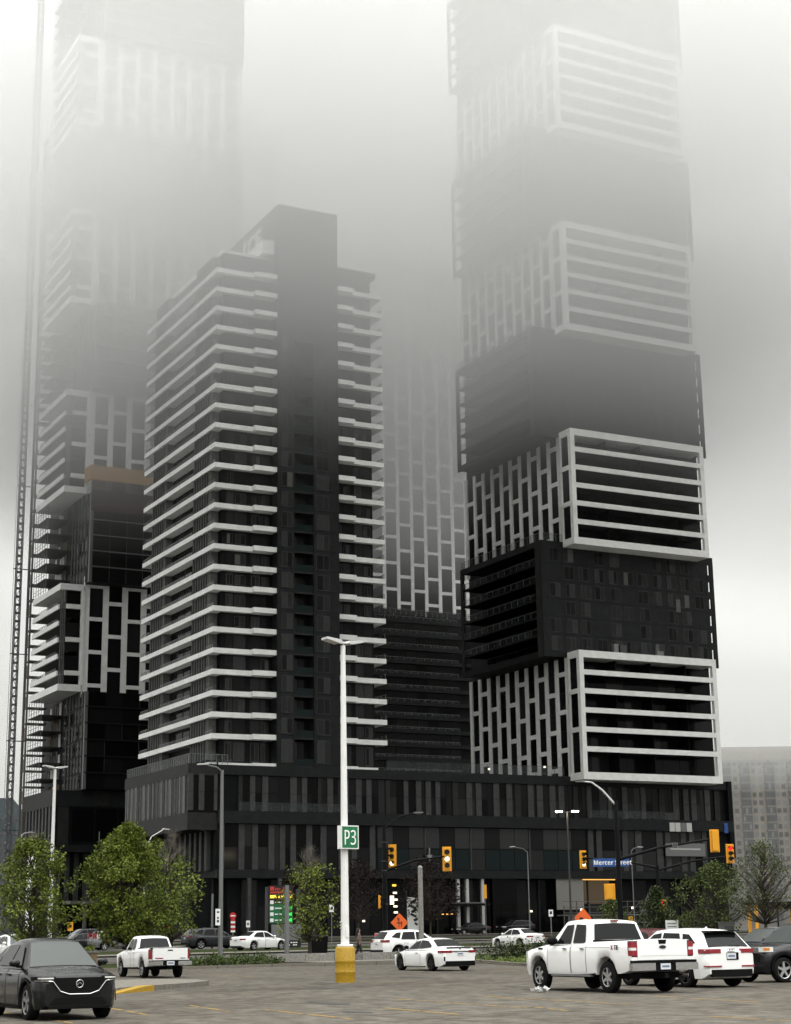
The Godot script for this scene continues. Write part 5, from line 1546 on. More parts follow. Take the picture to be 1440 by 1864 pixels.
	bx(t, "side_post", Vector3(1.35, 0.0, -0.2), Vector3(1.75, 4.9, 0.2), mat["dark_grey_metal"])
	bx(t, "side_post", Vector3(-1.3, 0.0, -0.2), Vector3(-1.05, 5.1, 0.2), mat["dark_grey_metal"])
	bx(t, "green_panel", Vector3(-0.95, 2.05, 0.25), Vector3(1.05, 3.7, 0.27), mat["sign_green"])
	bx(t, "header_screen", Vector3(-0.9, 4.55, 0.25), Vector3(1.0, 4.7, 0.275), mat["lit_pink_screen"])
	for q in [[-0.9, 4.78, 0.34, 0.34], [-0.48, 4.8, 0.12, 0.2], [-0.3, 4.8, 0.12, 0.2], [-0.12, 4.8, 0.1, 0.2], [0.2, 4.8, 0.1, 0.28], [0.38, 4.8, 0.28, 0.2]]:
		bx(t, "header_screen", Vector3(q[0], q[1], 0.25), Vector3(q[0] + q[2], q[1] + q[3], 0.275), mat["lit_pink_screen"])
	for q in [[-0.9, 0.55], [-0.2, 0.12], [0.05, 0.95]]:
		bx(t, "yellow_screen", Vector3(q[0], 4.15, 0.25), Vector3(q[0] + q[1], 4.4, 0.28), mat["lit_yellow_screen"])
	for k in 4:
		bx(t, "grade_tile", Vector3(-0.9, 2.15 + k * 0.5, 0.27), Vector3(-0.6, 2.45 + k * 0.5, 0.285), mat["sign_white"])
		bx(t, "grade_print", Vector3(-0.5, 2.25 + k * 0.5, 0.27), Vector3(0.1, 2.34 + k * 0.5, 0.285), mat["sign_white"])
		if k < 3:
			for i in 3:
				bx(t, "green_screen", Vector3(0.5 + i * 0.17, 2.18 + k * 0.5, 0.27), Vector3(0.62 + i * 0.17, 2.44 + k * 0.5 - (i % 2) * 0.06, 0.285), mat["lit_green_screen"])
	t = thing("waste_bin", "large black waste bin standing right of the price board", "bin", on(53.0, -113.4), -0.45)
	part(t, "drum", prism([Vector2(-0.55, 0), Vector2(0.55, 0), Vector2(0.6, 1.15), Vector2(-0.6, 1.15)], -0.4, 0.4), mat["trim_black"])
	bx(t, "lid", Vector3(-0.63, 1.15, -0.44), Vector3(0.63, 1.25, 0.44), mat["dark_grey_metal"])
	t = thing("roadwork_sign", "orange diamond road work sign behind the white road suv", "sign", on(54.8, -104.5), -0.45)
	part(t, "post", tube(Vector3(0, 0, -0.05), Vector3(0, 2.2, -0.05), 0.03, 0.03, 6), mat["grey_metal"])
	part(t, "panel", prism([Vector2(0, -0.62), Vector2(0.6, 0), Vector2(0, 0.62), Vector2(-0.6, 0)], -0.02, 0.02, Transform3D(Basis.IDENTITY, Vector3(0, 2.05, 0))), mat["sign_orange"])
	for q in [[-0.06, 1.75, 0.05, 0.6], [0.1, 1.75, 0.05, 0.4], [-0.2, 2.0, 0.4, 0.05], [-0.13, 2.2, 0.05, 0.2]]:
		bx(t, "symbol", Vector3(q[0], q[1], 0.02), Vector3(q[0] + q[2], q[1] + q[3], 0.03), mat["sign_black"])
	t = thing("tilted_roadwork_sign", "tilted orange road work sign seen over the white pickup's cab", "sign", on(66.8, -100.5), -0.45)
	part(t, "panel", prism([Vector2(-0.3, -0.75), Vector2(0.62, -0.35), Vector2(0.62, 0.05), Vector2(0.1, 0.72), Vector2(-0.55, 0.1)], -0.03, 0.03, Transform3D(Basis.IDENTITY, Vector3(0.1, 2.1, 0))), mat["sign_orange"])
	bx(t, "stand", Vector3(-0.05, 0, -0.1), Vector3(0.05, 1.6, -0.04), mat["dark_grey_metal"])
	bx(t, "symbol", Vector3(-0.1, 1.95, 0.03), Vector3(0.15, 2.2, 0.04), mat["sign_black"])
	t = sign_post("parking_notice", "small white notice on a post left of the tilted orange sign", on(65.0, -101.5), 2.75, 0.3, 0.45, "sign_white", -0.45)
	bx(t, "print", Vector3(-0.08, 2.45, 0.06), Vector3(0.08, 2.65, 0.068), mat["sign_black"])
	t = sign_post("parking_notice", "small white notice on a post right of the white P3 lamp base", on(55.2, -116.0), 3.4, 0.34, 0.55, "sign_white", -0.45)
	bx(t, "print", Vector3(-0.08, 3.0, 0.06), Vector3(0.1, 3.2, 0.068), mat["sign_black"])
	t = sign_post("parking_notice", "pale notice on a post right of the red banded sign", on(62.0, -148.1), 2.3, 0.35, 0.6, "sign_white", -0.45)
	bx(t, "print", Vector3(-0.1, 1.9, 0.06), Vector3(0.1, 2.1, 0.068), mat["grey_metal"])
	t = sign_post("lot_notice", "white notice board beside the cab of the large white pickup", on(70.0, -94.5), 1.95, 0.85, 1.5, "sign_white", -0.45)
	for k in 6:
		bx(t, "print", Vector3(-0.3, 0.7 + k * 0.2, 0.06), Vector3(0.3, 0.76 + k * 0.2, 0.068), mat["grey_metal"])
	t = thing("banded_sign", "red round sign above stacked red and white bands", "sign", on(60.8, -148.8), -0.45)
	part(t, "post", tube(Vector3.ZERO, Vector3(0, 3.0, 0), 0.05, 0.05, 6), mat["grey_metal"])
	oval(t, "disc", Vector3(0, 2.75, 0.06), 0.3, 0.3, mat["sign_red"], 0.03)
	bx(t, "bar", Vector3(-0.2, 2.7, 0.09), Vector3(0.2, 2.8, 0.1), mat["sign_white"])
	for k in 6:
		bx(t, "band", Vector3(-0.2, 2.28 - k * 0.2, 0.06), Vector3(0.2, 2.45 - k * 0.2, 0.09), mat["sign_red"] if k % 2 == 0 else mat["sign_white"])
	t = sign_post("amber_sign", "small amber sign under the trees between left and middle leafy crowns", on(49.1, -160.6), 2.4, 0.5, 0.8, "signal_yellow", -0.45)
	bx(t, "symbol", Vector3(-0.12, 1.9, 0.06), Vector3(0.12, 2.15, 0.07), mat["sign_black"])
	sign_post("orange_marker", "small orange marker above the white compact pickup's cab", on(55.0, -149.6), 2.0, 0.42, 0.75, "sign_orange", -0.45)
	t = sign_post("bus_stop_sign", "narrow yellow and grey sign on a thin post left of the white road sedan", on(104.3, -177.0), 6.0, 0.35, 1.6, "signal_yellow", -0.45)
	t = thing("wall_banner", "tall white banner with black brush marks beside the concrete post", "banner", on(96.7, -180.8), -0.45)
	part(t, "pole", tube(Vector3(-0.8, 0, 0), Vector3(-0.8, 5.4, 0), 0.06, 0.06, 6), mat["dark_grey_metal"])
	part(t, "cloth", prism([Vector2(-0.7, 0.7), Vector2(0.9, 0.5), Vector2(0.45, 4.6), Vector2(-0.8, 4.7)], -0.03, 0.03), mat["sign_white"])
	for q in [[-0.15, 4.15, 0.6, 0.3, 0.5], [-0.3, 3.6, 0.8, 0.22, -0.4], [0.05, 3.2, 0.5, 0.3, 0.7], [-0.1, 2.6, 0.75, 0.25, -0.5], [0.15, 2.1, 0.5, 0.3, 0.4], [0.2, 1.6, 0.4, 0.25, -0.6]]:
		var o := part(t, "brush_mark", unit_box, mat["sign_black"])
		o.transform = Transform3D(Basis(Vector3(0, 0, 1), q[4]) * Basis.from_scale(Vector3(q[2], q[3], 0.02)), Vector3(q[0] + 0.1, q[1], 0.04))
	t = thing("sandwich_board", "dark red topped sandwich board on the pavement right of the walker", "sign", on(48.5, -94.9), -0.6)
	part(t, "front_leaf", prism([Vector2(-0.4, 0), Vector2(0.4, 0), Vector2(0.4, 1.5), Vector2(-0.4, 1.5)], -0.02, 0.02, Transform3D(Basis(Vector3(1, 0, 0), -0.2), Vector3(0, 0, 0.3))), mat["pale_metal"])
	part(t, "back_leaf", prism([Vector2(-0.4, 0), Vector2(0.4, 0), Vector2(0.4, 1.5), Vector2(-0.4, 1.5)], -0.02, 0.02, Transform3D(Basis(Vector3(1, 0, 0), 0.2), Vector3(0, 0, -0.3))), mat["trim_black"])
	part(t, "header", prism([Vector2(-0.39, 1.15), Vector2(0.39, 1.15), Vector2(0.39, 1.48), Vector2(-0.39, 1.48)], 0.02, 0.03, Transform3D(Basis(Vector3(1, 0, 0), -0.2), Vector3(0, 0, 0.3))), mat["sign_red"])
	t = thing("utility_cabinet", "pale grey utility cabinet behind the white crossover's roof", "cabinet", on(70.2, -89.0), -0.45)
	bx(t, "case", Vector3(-0.45, 0, -0.3), Vector3(0.45, 1.75, 0.3), mat["mullion_grey"])
	bx(t, "top", Vector3(-0.5, 1.75, -0.35), Vector3(0.5, 1.82, 0.35), mat["mullion_grey"])
	bx(t, "door", Vector3(-0.2, 0.3, 0.3), Vector3(0.38, 1.55, 0.32), mat["strip_panel"])
	# bus shelter at the right edge
	t = thing("bus_shelter", "glass bus shelter with yellow posts at the right edge", "bus shelter", on(98.5, -117.5), -0.35)
	for q in [[-2.4, 0.9], [1.4, 0.9], [-2.4, -0.9], [1.4, -0.9]]:
		bx(t, "post", Vector3(q[0] - 0.12, 0, q[1] - 0.12), Vector3(q[0] + 0.12, 3.0, q[1] + 0.12), mat["signal_yellow"])
	bx(t, "roof", Vector3(-2.8, 3.0, -1.2), Vector3(1.8, 3.2, 1.2), mat["trim_black"])
	bx(t, "fascia", Vector3(-2.3, 2.6, 0.82), Vector3(1.3, 3.0, 0.9), mat["trim_black"])
	for k in 3:
		bx(t, "pane", Vector3(-2.2 + k * 1.2, 0.3, -0.9), Vector3(-1.15 + k * 1.2, 2.6, -0.87), mat["guard_glass"])
		bx(t, "pane_frame", Vector3(-1.12 + k * 1.2, 0.1, -0.92), Vector3(-1.02 + k * 1.2, 2.9, -0.84), mat["trim_black"])
	bx(t, "bench", Vector3(-1.8, 0.42, -0.6), Vector3(0.8, 0.5, -0.2), mat["dark_grey_metal"])
	# site hoarding and scaffold in front of the podium
	t = thing("site_scaffold", "low site scaffold with grey hoarding under the lit podium window", "scaffold", on(131.0, -199.5))
	for k in 9:
		bx(t, "upright", Vector3(-1.2 + k * 2.1, 0, 0), Vector3(-1.1 + k * 2.1, 4.2 if k > 0 else 3.6, 0.1), mat["mullion_grey"])
	for k in 3:
		bx(t, "rail", Vector3(-1.2, 2.6 + k * 0.75, 0.1), Vector3(15.7, 2.68 + k * 0.75, 0.16), mat["mullion_grey"])
	bx(t, "deck", Vector3(-1.2, 2.25, -1.6), Vector3(15.7, 2.4, 0.2), mat["concrete_slab"])
	for k in 8:
		bx(t, "hoarding_panel", Vector3(-0.2 + k * 2.0, 0.0, -0.4), Vector3(1.7 + k * 2.0, [2.2, 1.6, 2.2, 2.0][k % 4], -0.34), [mat["concrete"], mat["mullion_grey"], mat["concrete_slab"]][k % 3])
	for k in 3:
		part(t, "brace", tube(Vector3(6.5 + k * 3.0, 2.4, 0.2), Vector3(8.5 + k * 3.0, 4.2, 0.2), 0.05, 0.05, 6), mat["mullion_grey"])
	part(t, "leaning_sheet", prism([Vector2(0, 0), Vector2(1.8, 0), Vector2(1.8, 3.4)], 0.2, 0.24, Transform3D(Basis.IDENTITY, Vector3(11.0, 2.0, 0.1))), mat["mullion_grey"])
	for q in [[1.4, 2.9], [6.6, 3.3], [9.9, 3.1]]:
		bx(t, "work_light", Vector3(q[0], q[1], 0.2), Vector3(q[0] + 0.3, q[1] + 0.3, 0.3), mat["lit_white_light"])
	bx(t, "yellow_sign", Vector3(9.3, 1.2, 0.2), Vector3(10.0, 2.1, 0.25), mat["signal_yellow"])
	t = thing("site_fence", "thin wire site fence along the far pavement below the scaffold", "fence", on(129.0, -196.0))
	for k in 8:
		bx(t, "fence_post", Vector3(k * 2.4, 0, 0), Vector3(k * 2.4 + 0.06, 1.5, 0.06), mat["grey_metal"])
	for k in 3:
		bx(t, "fence_wire", Vector3(0, 0.4 + k * 0.5, 0.01), Vector3(16.8, 0.43 + k * 0.5, 0.04), mat["grey_metal"])
	# low planter walls by the pavement
	t = thing("planter_wall", "low concrete wall with brown panel between the hedges and the pavement", "wall", on(43.6, -88.0), 0.0)
	for k in 6:
		bx(t, "wall_block", Vector3(-5.2 + k * 1.75, 0, -0.3), Vector3(-3.47 + k * 1.75, 0.5 if k != 2 else 0.42, 0.3), mat["concrete"] if k != 2 else mat["concrete_slab"])
	t = thing("brown_planter", "brown planter box with green shrubs behind the white compact pickup", "planter", on(28.2, -93.0), 0.0)
	bx(t, "box_wall", Vector3(-2.2, 0, -0.6), Vector3(1.6, 0.75, 0.6), mat["timber"])
	bx(t, "coping", Vector3(-2.3, 0.75, -0.66), Vector3(1.7, 0.85, 0.66), mat["concrete_slab"])
	# litter beside the pickup
	t = thing("paper_litter", "crumpled white paper lying on the asphalt beside the large pickup", "litter", Vector3(25.35, 0.0, -40.4))
	var st := new_st()
	for k in 26:
		var c := Vector3(rng.randf_range(-0.12, 0.2), rng.randf_range(0.01, 0.13), rng.randf_range(-0.12, 0.3))
		var a := Vector3(rng.randf_range(-1, 1), rng.randf_range(-0.6, 0.6), rng.randf_range(-1, 1)) * 0.09
		var b := Vector3(rng.randf_range(-1, 1), rng.randf_range(-0.6, 0.6), rng.randf_range(-1, 1)) * 0.09
		quad(st, c - a, c + b, c + a * 0.8, c - b, Vector3.UP)
	part(t, "sheet", done(st), mat["litter_paper"])

# ---------------------------------------------------------------- plants
func leaf(v: PackedVector3Array, nn: PackedVector3Array, cc: PackedColorArray, p: Vector3, d: Vector3, size: float, c: Color) -> void:
	var side := d.cross(Vector3(rng.randf_range(-1, 1), rng.randf_range(-1, 1), rng.randf_range(-1, 1))).normalized() * size * 0.36
	var up := side.cross(d).normalized()
	var mid := p + d * size * 0.45 + up * size * 0.1
	var tip := p + d * size
	for q in [[p, mid + side, tip], [p, tip, mid - side]]:
		var n: Vector3 = (q[1] - q[0]).cross(q[2] - q[0]).normalized()
		if n.y < 0:
			n = -n
			var x = q[1]
			q[1] = q[2]
			q[2] = x
		v.append(q[0])
		v.append(q[2])
		v.append(q[1])
		for k in 3:
			nn.append(n)
			cc.append(c)

func leaf_mesh(clumps: Array, per: int, size: float, tones: Array) -> ArrayMesh:   # clumps of [centre, radius, density]
	var v := PackedVector3Array()
	var nn := PackedVector3Array()
	var cc := PackedColorArray()
	for c in clumps:
		var base: Color = tones[rng.randi_range(0, tones.size() - 1)]
		for k in int(per * c[2]):
			var d := Vector3(rng.randfn(), rng.randfn() * 0.8, rng.randfn()).normalized()
			var r: float = c[1] * pow(rng.randf(), 0.45)
			var dir := (d + Vector3(rng.randf_range(-0.7, 0.7), rng.randf_range(-0.9, 0.35), rng.randf_range(-0.7, 0.7))).normalized()
			var g := rng.randf_range(0.75, 1.25)
			leaf(v, nn, cc, c[0] + d * r, dir, size * rng.randf_range(0.7, 1.25), Color(base.r * g, base.g * g, base.b * g))
	var a := []
	a.resize(Mesh.ARRAY_MAX)
	a[Mesh.ARRAY_VERTEX] = v
	a[Mesh.ARRAY_NORMAL] = nn
	a[Mesh.ARRAY_COLOR] = cc
	var m := ArrayMesh.new()
	m.add_surface_from_arrays(Mesh.PRIMITIVE_TRIANGLES, a)
	return m

const GREENS := [Color(0.085, 0.112, 0.013), Color(0.105, 0.133, 0.017), Color(0.066, 0.09, 0.012), Color(0.13, 0.158, 0.026)]
const PLUMS := [Color(0.014, 0.007, 0.007), Color(0.02, 0.009, 0.009), Color(0.012, 0.008, 0.006)]

# o: height, crown radius, crown foot, clump count, leaf size, tones, bare top share, density
func tree(called: String, label: String, at: Vector3, o: Dictionary) -> void:
	var t := thing(called, label, "tree", at, 0.0)
	var H: float = o.h
	var foot: float = o.foot
	var R: float = o.r
	var trunk := [Vector3.ZERO]
	for k in 7:
		var y := H * 0.9 * (k + 1) / 7.0
		trunk.append(Vector3(rng.randf_range(-1, 1) * 0.05 * k, y, rng.randf_range(-1, 1) * 0.05 * k))
	part(t, "trunk", path_tube(trunk, o.get("girth", 0.13), 0.025, 8), mat["bark"])
	var limbs := new_st()
	var bare := new_st()
	var clumps := []
	var n: int = o.n
	var seed_n := FastNoiseLite.new()
	seed_n.seed = rng.randi_range(0, 9999)
	seed_n.frequency = 0.5
	for k in n:
		var u := pow(rng.randf(), 0.85)
		var y := lerpf(foot, H, u)
		var prof := pow(sin(PI * pow(clampf(u * 0.87 + 0.13, 0, 1), 0.85)), 0.62) * (1.0 - 0.22 * u)
		var ang := rng.randf() * TAU
		var rad := R * prof * sqrt(rng.randf_range(0.08, 1.0)) * (1.0 + 0.8 * seed_n.get_noise_3d(cos(ang) * 2, y, sin(ang) * 2))
		var c := Vector3(cos(ang) * rad, y, sin(ang) * rad)
		var sy := maxf(foot * 0.75, y - rad * rng.randf_range(0.6, 1.1) - 0.3)
		var root := Vector3(0, minf(sy, H * 0.88), 0)
		var i := clampi(int(root.y / (H * 0.9) * 7.0), 0, 6)
		root = trunk[i].lerp(trunk[i + 1], root.y / (H * 0.9) * 7.0 - i)
		var is_bare: bool = u > 1.0 - o.get("bare", 0.0)
		var st := bare if is_bare else limbs
		var mid: Vector3 = root.lerp(c, 0.5) + Vector3(rng.randf_range(-0.15, 0.15), -0.08, rng.randf_range(-0.15, 0.15))
		var r0: float = o.get("limb", 0.035) * (1.1 - u * 0.6)
		add_tube(st, root, mid, r0, r0 * 0.6, 5, false)
		add_tube(st, mid, c, r0 * 0.6, r0 * 0.22, 4, false)
		for j in (7 if is_bare else 3):
			var d := Vector3(rng.randfn(), rng.randf_range(-0.1, 1.6) if is_bare else rng.randfn() * 0.7, rng.randfn()).normalized()
			add_tube(st, mid.lerp(c, rng.randf_range(0.3, 1.0)), c + d * o.clump * rng.randf_range(0.7, 1.5), r0 * 0.25, r0 * 0.1, 3, false)
		if not is_bare:
			clumps.append([c, o.clump * rng.randf_range(0.7, 1.2), rng.randf_range(0.6, 1.25) * o.get("dense", 1.0)])
	var l := part(t, "limbs", done(limbs), mat["bark"])
	struct(l, "stuff")
	if o.get("bare", 0.0) > 0.0:
		struct(part(t, "bare_twigs", done(bare), mat["bare_twig"]), "stuff")
	struct(part(t, "crown", leaf_mesh(clumps, o.per, o.leaf, o.tones), mat["leaf_plum"] if o.tones == PLUMS else mat["leaf_green"]), "stuff")

func hedge(called: String, label: String, cat: String, pts: Array, w: float, h: float, per: int, tones: Array, size := 0.16) -> void:
	var c0: Vector3 = pts[0]
	var t := thing(called, label, cat, c0)
	var clumps := []
	var twigs := new_st()
	for i in pts.size() - 1:
		var a: Vector3 = pts[i] - c0
		var b: Vector3 = pts[i + 1] - c0
		var n := int(a.distance_to(b) / 0.3) + 1
		for k in n:
			for j in 3:
				var p := a.lerp(b, (k + rng.randf()) / n) + Vector3(rng.randf_range(-w, w), 0, rng.randf_range(-w, w)) * 0.5
				var hh := h * rng.randf_range(0.55, 1.05)
				add_tube(twigs, p + Vector3(0, -0.02, 0), p + Vector3(rng.randf_range(-0.1, 0.1), hh, rng.randf_range(-0.1, 0.1)), 0.015, 0.005, 3, false)
				clumps.append([p + Vector3(0, hh * 0.55, 0), hh * 0.45, 1.0])
	struct(part(t, "stems", done(twigs), mat["bark"]), "stuff")
	struct(part(t, "leaves", leaf_mesh(clumps, per, size, tones), mat["leaf_green"]), "stuff")

func plants() -> void:
	tree("leafy_tree", "leftmost leafy green tree cut by the left edge", on(27.2, -96.3), {"h": 7.3, "r": 2.3, "foot": 1.5, "n": 190, "per": 60, "leaf": 0.16, "clump": 0.4, "tones": GREENS, "dense": 0.8, "bare": 0.05})
	tree("leafy_tree", "fullest leafy green tree, rounded, behind the white compact pickup", on(32.6, -95.8), {"h": 7.7, "r": 2.85, "foot": 1.45, "n": 330, "per": 70, "leaf": 0.165, "clump": 0.42, "tones": GREENS, "dense": 1.0})
	tree("sparse_tree", "sparse green tree with bare twig top beside the grey lamp post", on(37.6, -102.0), {"h": 7.9, "r": 1.75, "foot": 1.5, "n": 150, "per": 40, "leaf": 0.19, "clump": 0.38, "tones": GREENS, "dense": 0.7, "bare": 0.3})
	tree("sparse_tree", "sparse green tree with reddish twigs left of the white lamp post", on(44.4, -96.4), {"h": 6.6, "r": 2.1, "foot": 1.4, "n": 120, "per": 40, "leaf": 0.18, "clump": 0.36, "tones": GREENS, "dense": 0.6, "bare": 0.2})
	var right_tones := [Color(0.055, 0.075, 0.014), Color(0.07, 0.09, 0.017), Color(0.045, 0.065, 0.014)]
	tree("wide_tree", "wide flat green tree under the red signal at right", on(71.9, -92.2), {"h": 5.5, "r": 3.1, "foot": 1.6, "n": 170, "per": 40, "leaf": 0.15, "clump": 0.36, "tones": right_tones, "dense": 0.6})
	tree("thin_tree", "thin open tree with dark limbs before the beige apartment block", on(71.4, -86.6), {"h": 6.7, "r": 2.5, "foot": 2.2, "n": 150, "per": 30, "leaf": 0.13, "clump": 0.42, "tones": right_tones, "dense": 0.45, "limb": 0.05})
	tree("dark_tree", "dark tree cut by the right edge above the bus shelter", on(76.4, -84.5), {"h": 6.2, "r": 1.7, "foot": 1.8, "n": 120, "per": 50, "leaf": 0.17, "clump": 0.42, "tones": [Color(0.03, 0.042, 0.012), Color(0.025, 0.035, 0.01)], "dense": 1.0})
	tree("plum_tree", "dark plum leaved tree right of the concrete post", on(97.4, -178.0), {"h": 9.2, "r": 3.9, "foot": 2.6, "n": 120, "per": 36, "leaf": 0.26, "clump": 0.7, "tones": PLUMS, "dense": 0.6})
	tree("plum_tree", "dark plum leaved tree behind the left signal pole", on(90.8, -183.5), {"h": 8.8, "r": 3.6, "foot": 2.6, "n": 100, "per": 36, "leaf": 0.26, "clump": 0.7, "tones": PLUMS, "dense": 0.55})
	tree("plum_tree", "dark plum leaved tree just right of the white P3 lamp post", on(86.0, -189.0), {"h": 8.2, "r": 3.0, "foot": 2.4, "n": 100, "per": 40, "leaf": 0.3, "clump": 0.7, "tones": PLUMS, "dense": 0.8, "bare": 0.15})
	var dk := [Color(0.03, 0.045, 0.012), Color(0.04, 0.052, 0.014), Color(0.022, 0.032, 0.012)]
	tree("conifer_bush", "dark bush below the signal pole at right with red hand", on(73.6, -101.0), {"h": 4.0, "r": 1.5, "foot": 0.3, "n": 110, "per": 44, "leaf": 0.17, "clump": 0.36, "tones": dk, "dense": 1.0})
	tree("conifer_bush", "olive bush right of the tall black signal pole", on(70.4, -101.8), {"h": 3.6, "r": 1.2, "foot": 0.5, "n": 80, "per": 36, "leaf": 0.15, "clump": 0.32, "tones": right_tones, "dense": 0.6})
	tree("conifer_bush", "low twiggy bush behind the white crossover roof", on(73.4, -95.8), {"h": 2.6, "r": 1.9, "foot": 0.4, "n": 100, "per": 36, "leaf": 0.14, "clump": 0.34, "tones": dk, "dense": 0.6})
	hedge("dark_hedge", "dark clipped hedge between the white coupe and the large pickup", "hedge", [on(48.4, -82.0), on(51.5, -81.2), on(52.5, -77.0), on(51.5, -70.5)], 2.2, 1.25, 46, dk, 0.15)
	hedge("long_hedge", "low green hedge behind the kerb right of the compact pickup", "hedge", [on(32.5, -85.4), on(37.8, -85.5)], 1.0, 0.5, 40, [Color(0.05, 0.075, 0.016), Color(0.04, 0.06, 0.014)], 0.12)
	hedge("long_hedge", "low green hedge behind the first one at the grey lamp foot", "hedge", [on(33.2, -90.2), on(38.8, -89.6)], 1.2, 0.65, 40, [Color(0.05, 0.075, 0.016), Color(0.04, 0.06, 0.014)], 0.12)
	hedge("grass_clump", "small tuft of grass by the low wall right of the yellow base", "plant", [on(45.6, -86.9), on(46.0, -86.8)], 0.4, 0.5, 50, [Color(0.06, 0.085, 0.02)], 0.2)
	hedge("planter_shrub", "green shrubs growing in the brown planter", "shrub", [on(27.0, -93.0, 0.8), on(29.6, -93.0, 0.8)], 0.8, 0.4, 36, GREENS, 0.13)
	hedge("left_hedge", "low green hedge at the left edge behind the grey crossover", "hedge", [on(23.0, -90.0), on(26.5, -91.0)], 1.2, 0.7, 40, GREENS, 0.14)

# ---------------------------------------------------------------- people: one continuous skin from tapered bones
func figure(bones: Array, cell: float) -> ArrayMesh:
	var lo := Vector3.INF
	var hi := -Vector3.INF
	for b in bones:
		for k in 2:
			lo = lo.min(b[k] - Vector3.ONE * (maxf(b[2], b[3]) + cell * 2))
			hi = hi.max(b[k] + Vector3.ONE * (maxf(b[2], b[3]) + cell * 2))
	var n := Vector3i(((hi - lo) / cell).ceil()) + Vector3i.ONE
	var f := PackedFloat32Array()
	f.resize(n.x * n.y * n.z)
	f.fill(1.0)
	for b in bones:
		var A: Vector3 = b[0]
		var AB: Vector3 = b[1] - A
		var len2 := maxf(AB.length_squared(), 1e-6)
		var pad := maxf(b[2], b[3]) + cell * 3
		var i0 := Vector3i(((A.min(b[1]) - Vector3.ONE * pad - lo) / cell).floor()).max(Vector3i.ZERO)
		var i1 := Vector3i(((A.max(b[1]) + Vector3.ONE * pad - lo) / cell).ceil()).min(n - Vector3i.ONE)
		for x in range(i0.x, i1.x + 1):
			for y in range(i0.y, i1.y + 1):
				for z in range(i0.z, i1.z + 1):
					var p := lo + Vector3(x, y, z) * cell
					var u := clampf((p - A).dot(AB) / len2, 0, 1)
					var d: float = (p - A - AB * u).length() - lerpf(b[2], b[3], u)
					var i := (x * n.y + y) * n.z + z
					var k := 0.03
					var h := clampf(0.5 + 0.5 * (f[i] - d) / k, 0, 1)
					f[i] = lerpf(f[i], d, h) - k * h * (1.0 - h)
	var ids := {}
	var verts := []
	var st := new_st(true)
	for x in n.x - 1:
		for y in n.y - 1:
			for z in n.z - 1:
				var s := Vector3.ZERO
				var c := 0
				var inside := 0
				for e in [[0, 0, 0, 1, 0, 0], [0, 1, 0, 1, 1, 0], [0, 0, 1, 1, 0, 1], [0, 1, 1, 1, 1, 1], [0, 0, 0, 0, 1, 0], [1, 0, 0, 1, 1, 0], [0, 0, 1, 0, 1, 1], [1, 0, 1, 1, 1, 1], [0, 0, 0, 0, 0, 1], [1, 0, 0, 1, 0, 1], [0, 1, 0, 0, 1, 1], [1, 1, 0, 1, 1, 1]]:
					var a := f[((x + e[0]) * n.y + y + e[1]) * n.z + z + e[2]]
					var b2 := f[((x + e[3]) * n.y + y + e[4]) * n.z + z + e[5]]
					if (a < 0) != (b2 < 0):
						s += Vector3(e[0], e[1], e[2]).lerp(Vector3(e[3], e[4], e[5]), a / (a - b2))
						c += 1
				if c > 0:
					ids[Vector3i(x, y, z)] = verts.size()
					verts.append(lo + (Vector3(x, y, z) + s / c) * cell)
	for q in ids:
		var i: int = (q.x * n.y + q.y) * n.z + q.z
		for ax in 3:
			var st2: int = [n.y * n.z, n.z, 1][ax]
			if i + st2 >= f.size():
				continue
			var a := f[i]
			var b2 := f[i + st2]
			if (a < 0) == (b2 < 0):
				continue
			var o1: Vector3i = [Vector3i(0, 1, 0), Vector3i(0, 0, 1), Vector3i(1, 0, 0)][ax]
			var o2: Vector3i = [Vector3i(0, 0, 1), Vector3i(1, 0, 0), Vector3i(0, 1, 0)][ax]
			var k := [q, q - o1, q - o1 - o2, q - o2]
			if ids.has(k[1]) and ids.has(k[2]) and ids.has(k[3]):
				var dir := Vector3.ZERO
				dir[ax] = 1.0 if a < 0 else -1.0
				quad(st, verts[ids[k[0]]], verts[ids[k[1]]], verts[ids[k[2]]], verts[ids[k[3]]], dir)
	return done(st)

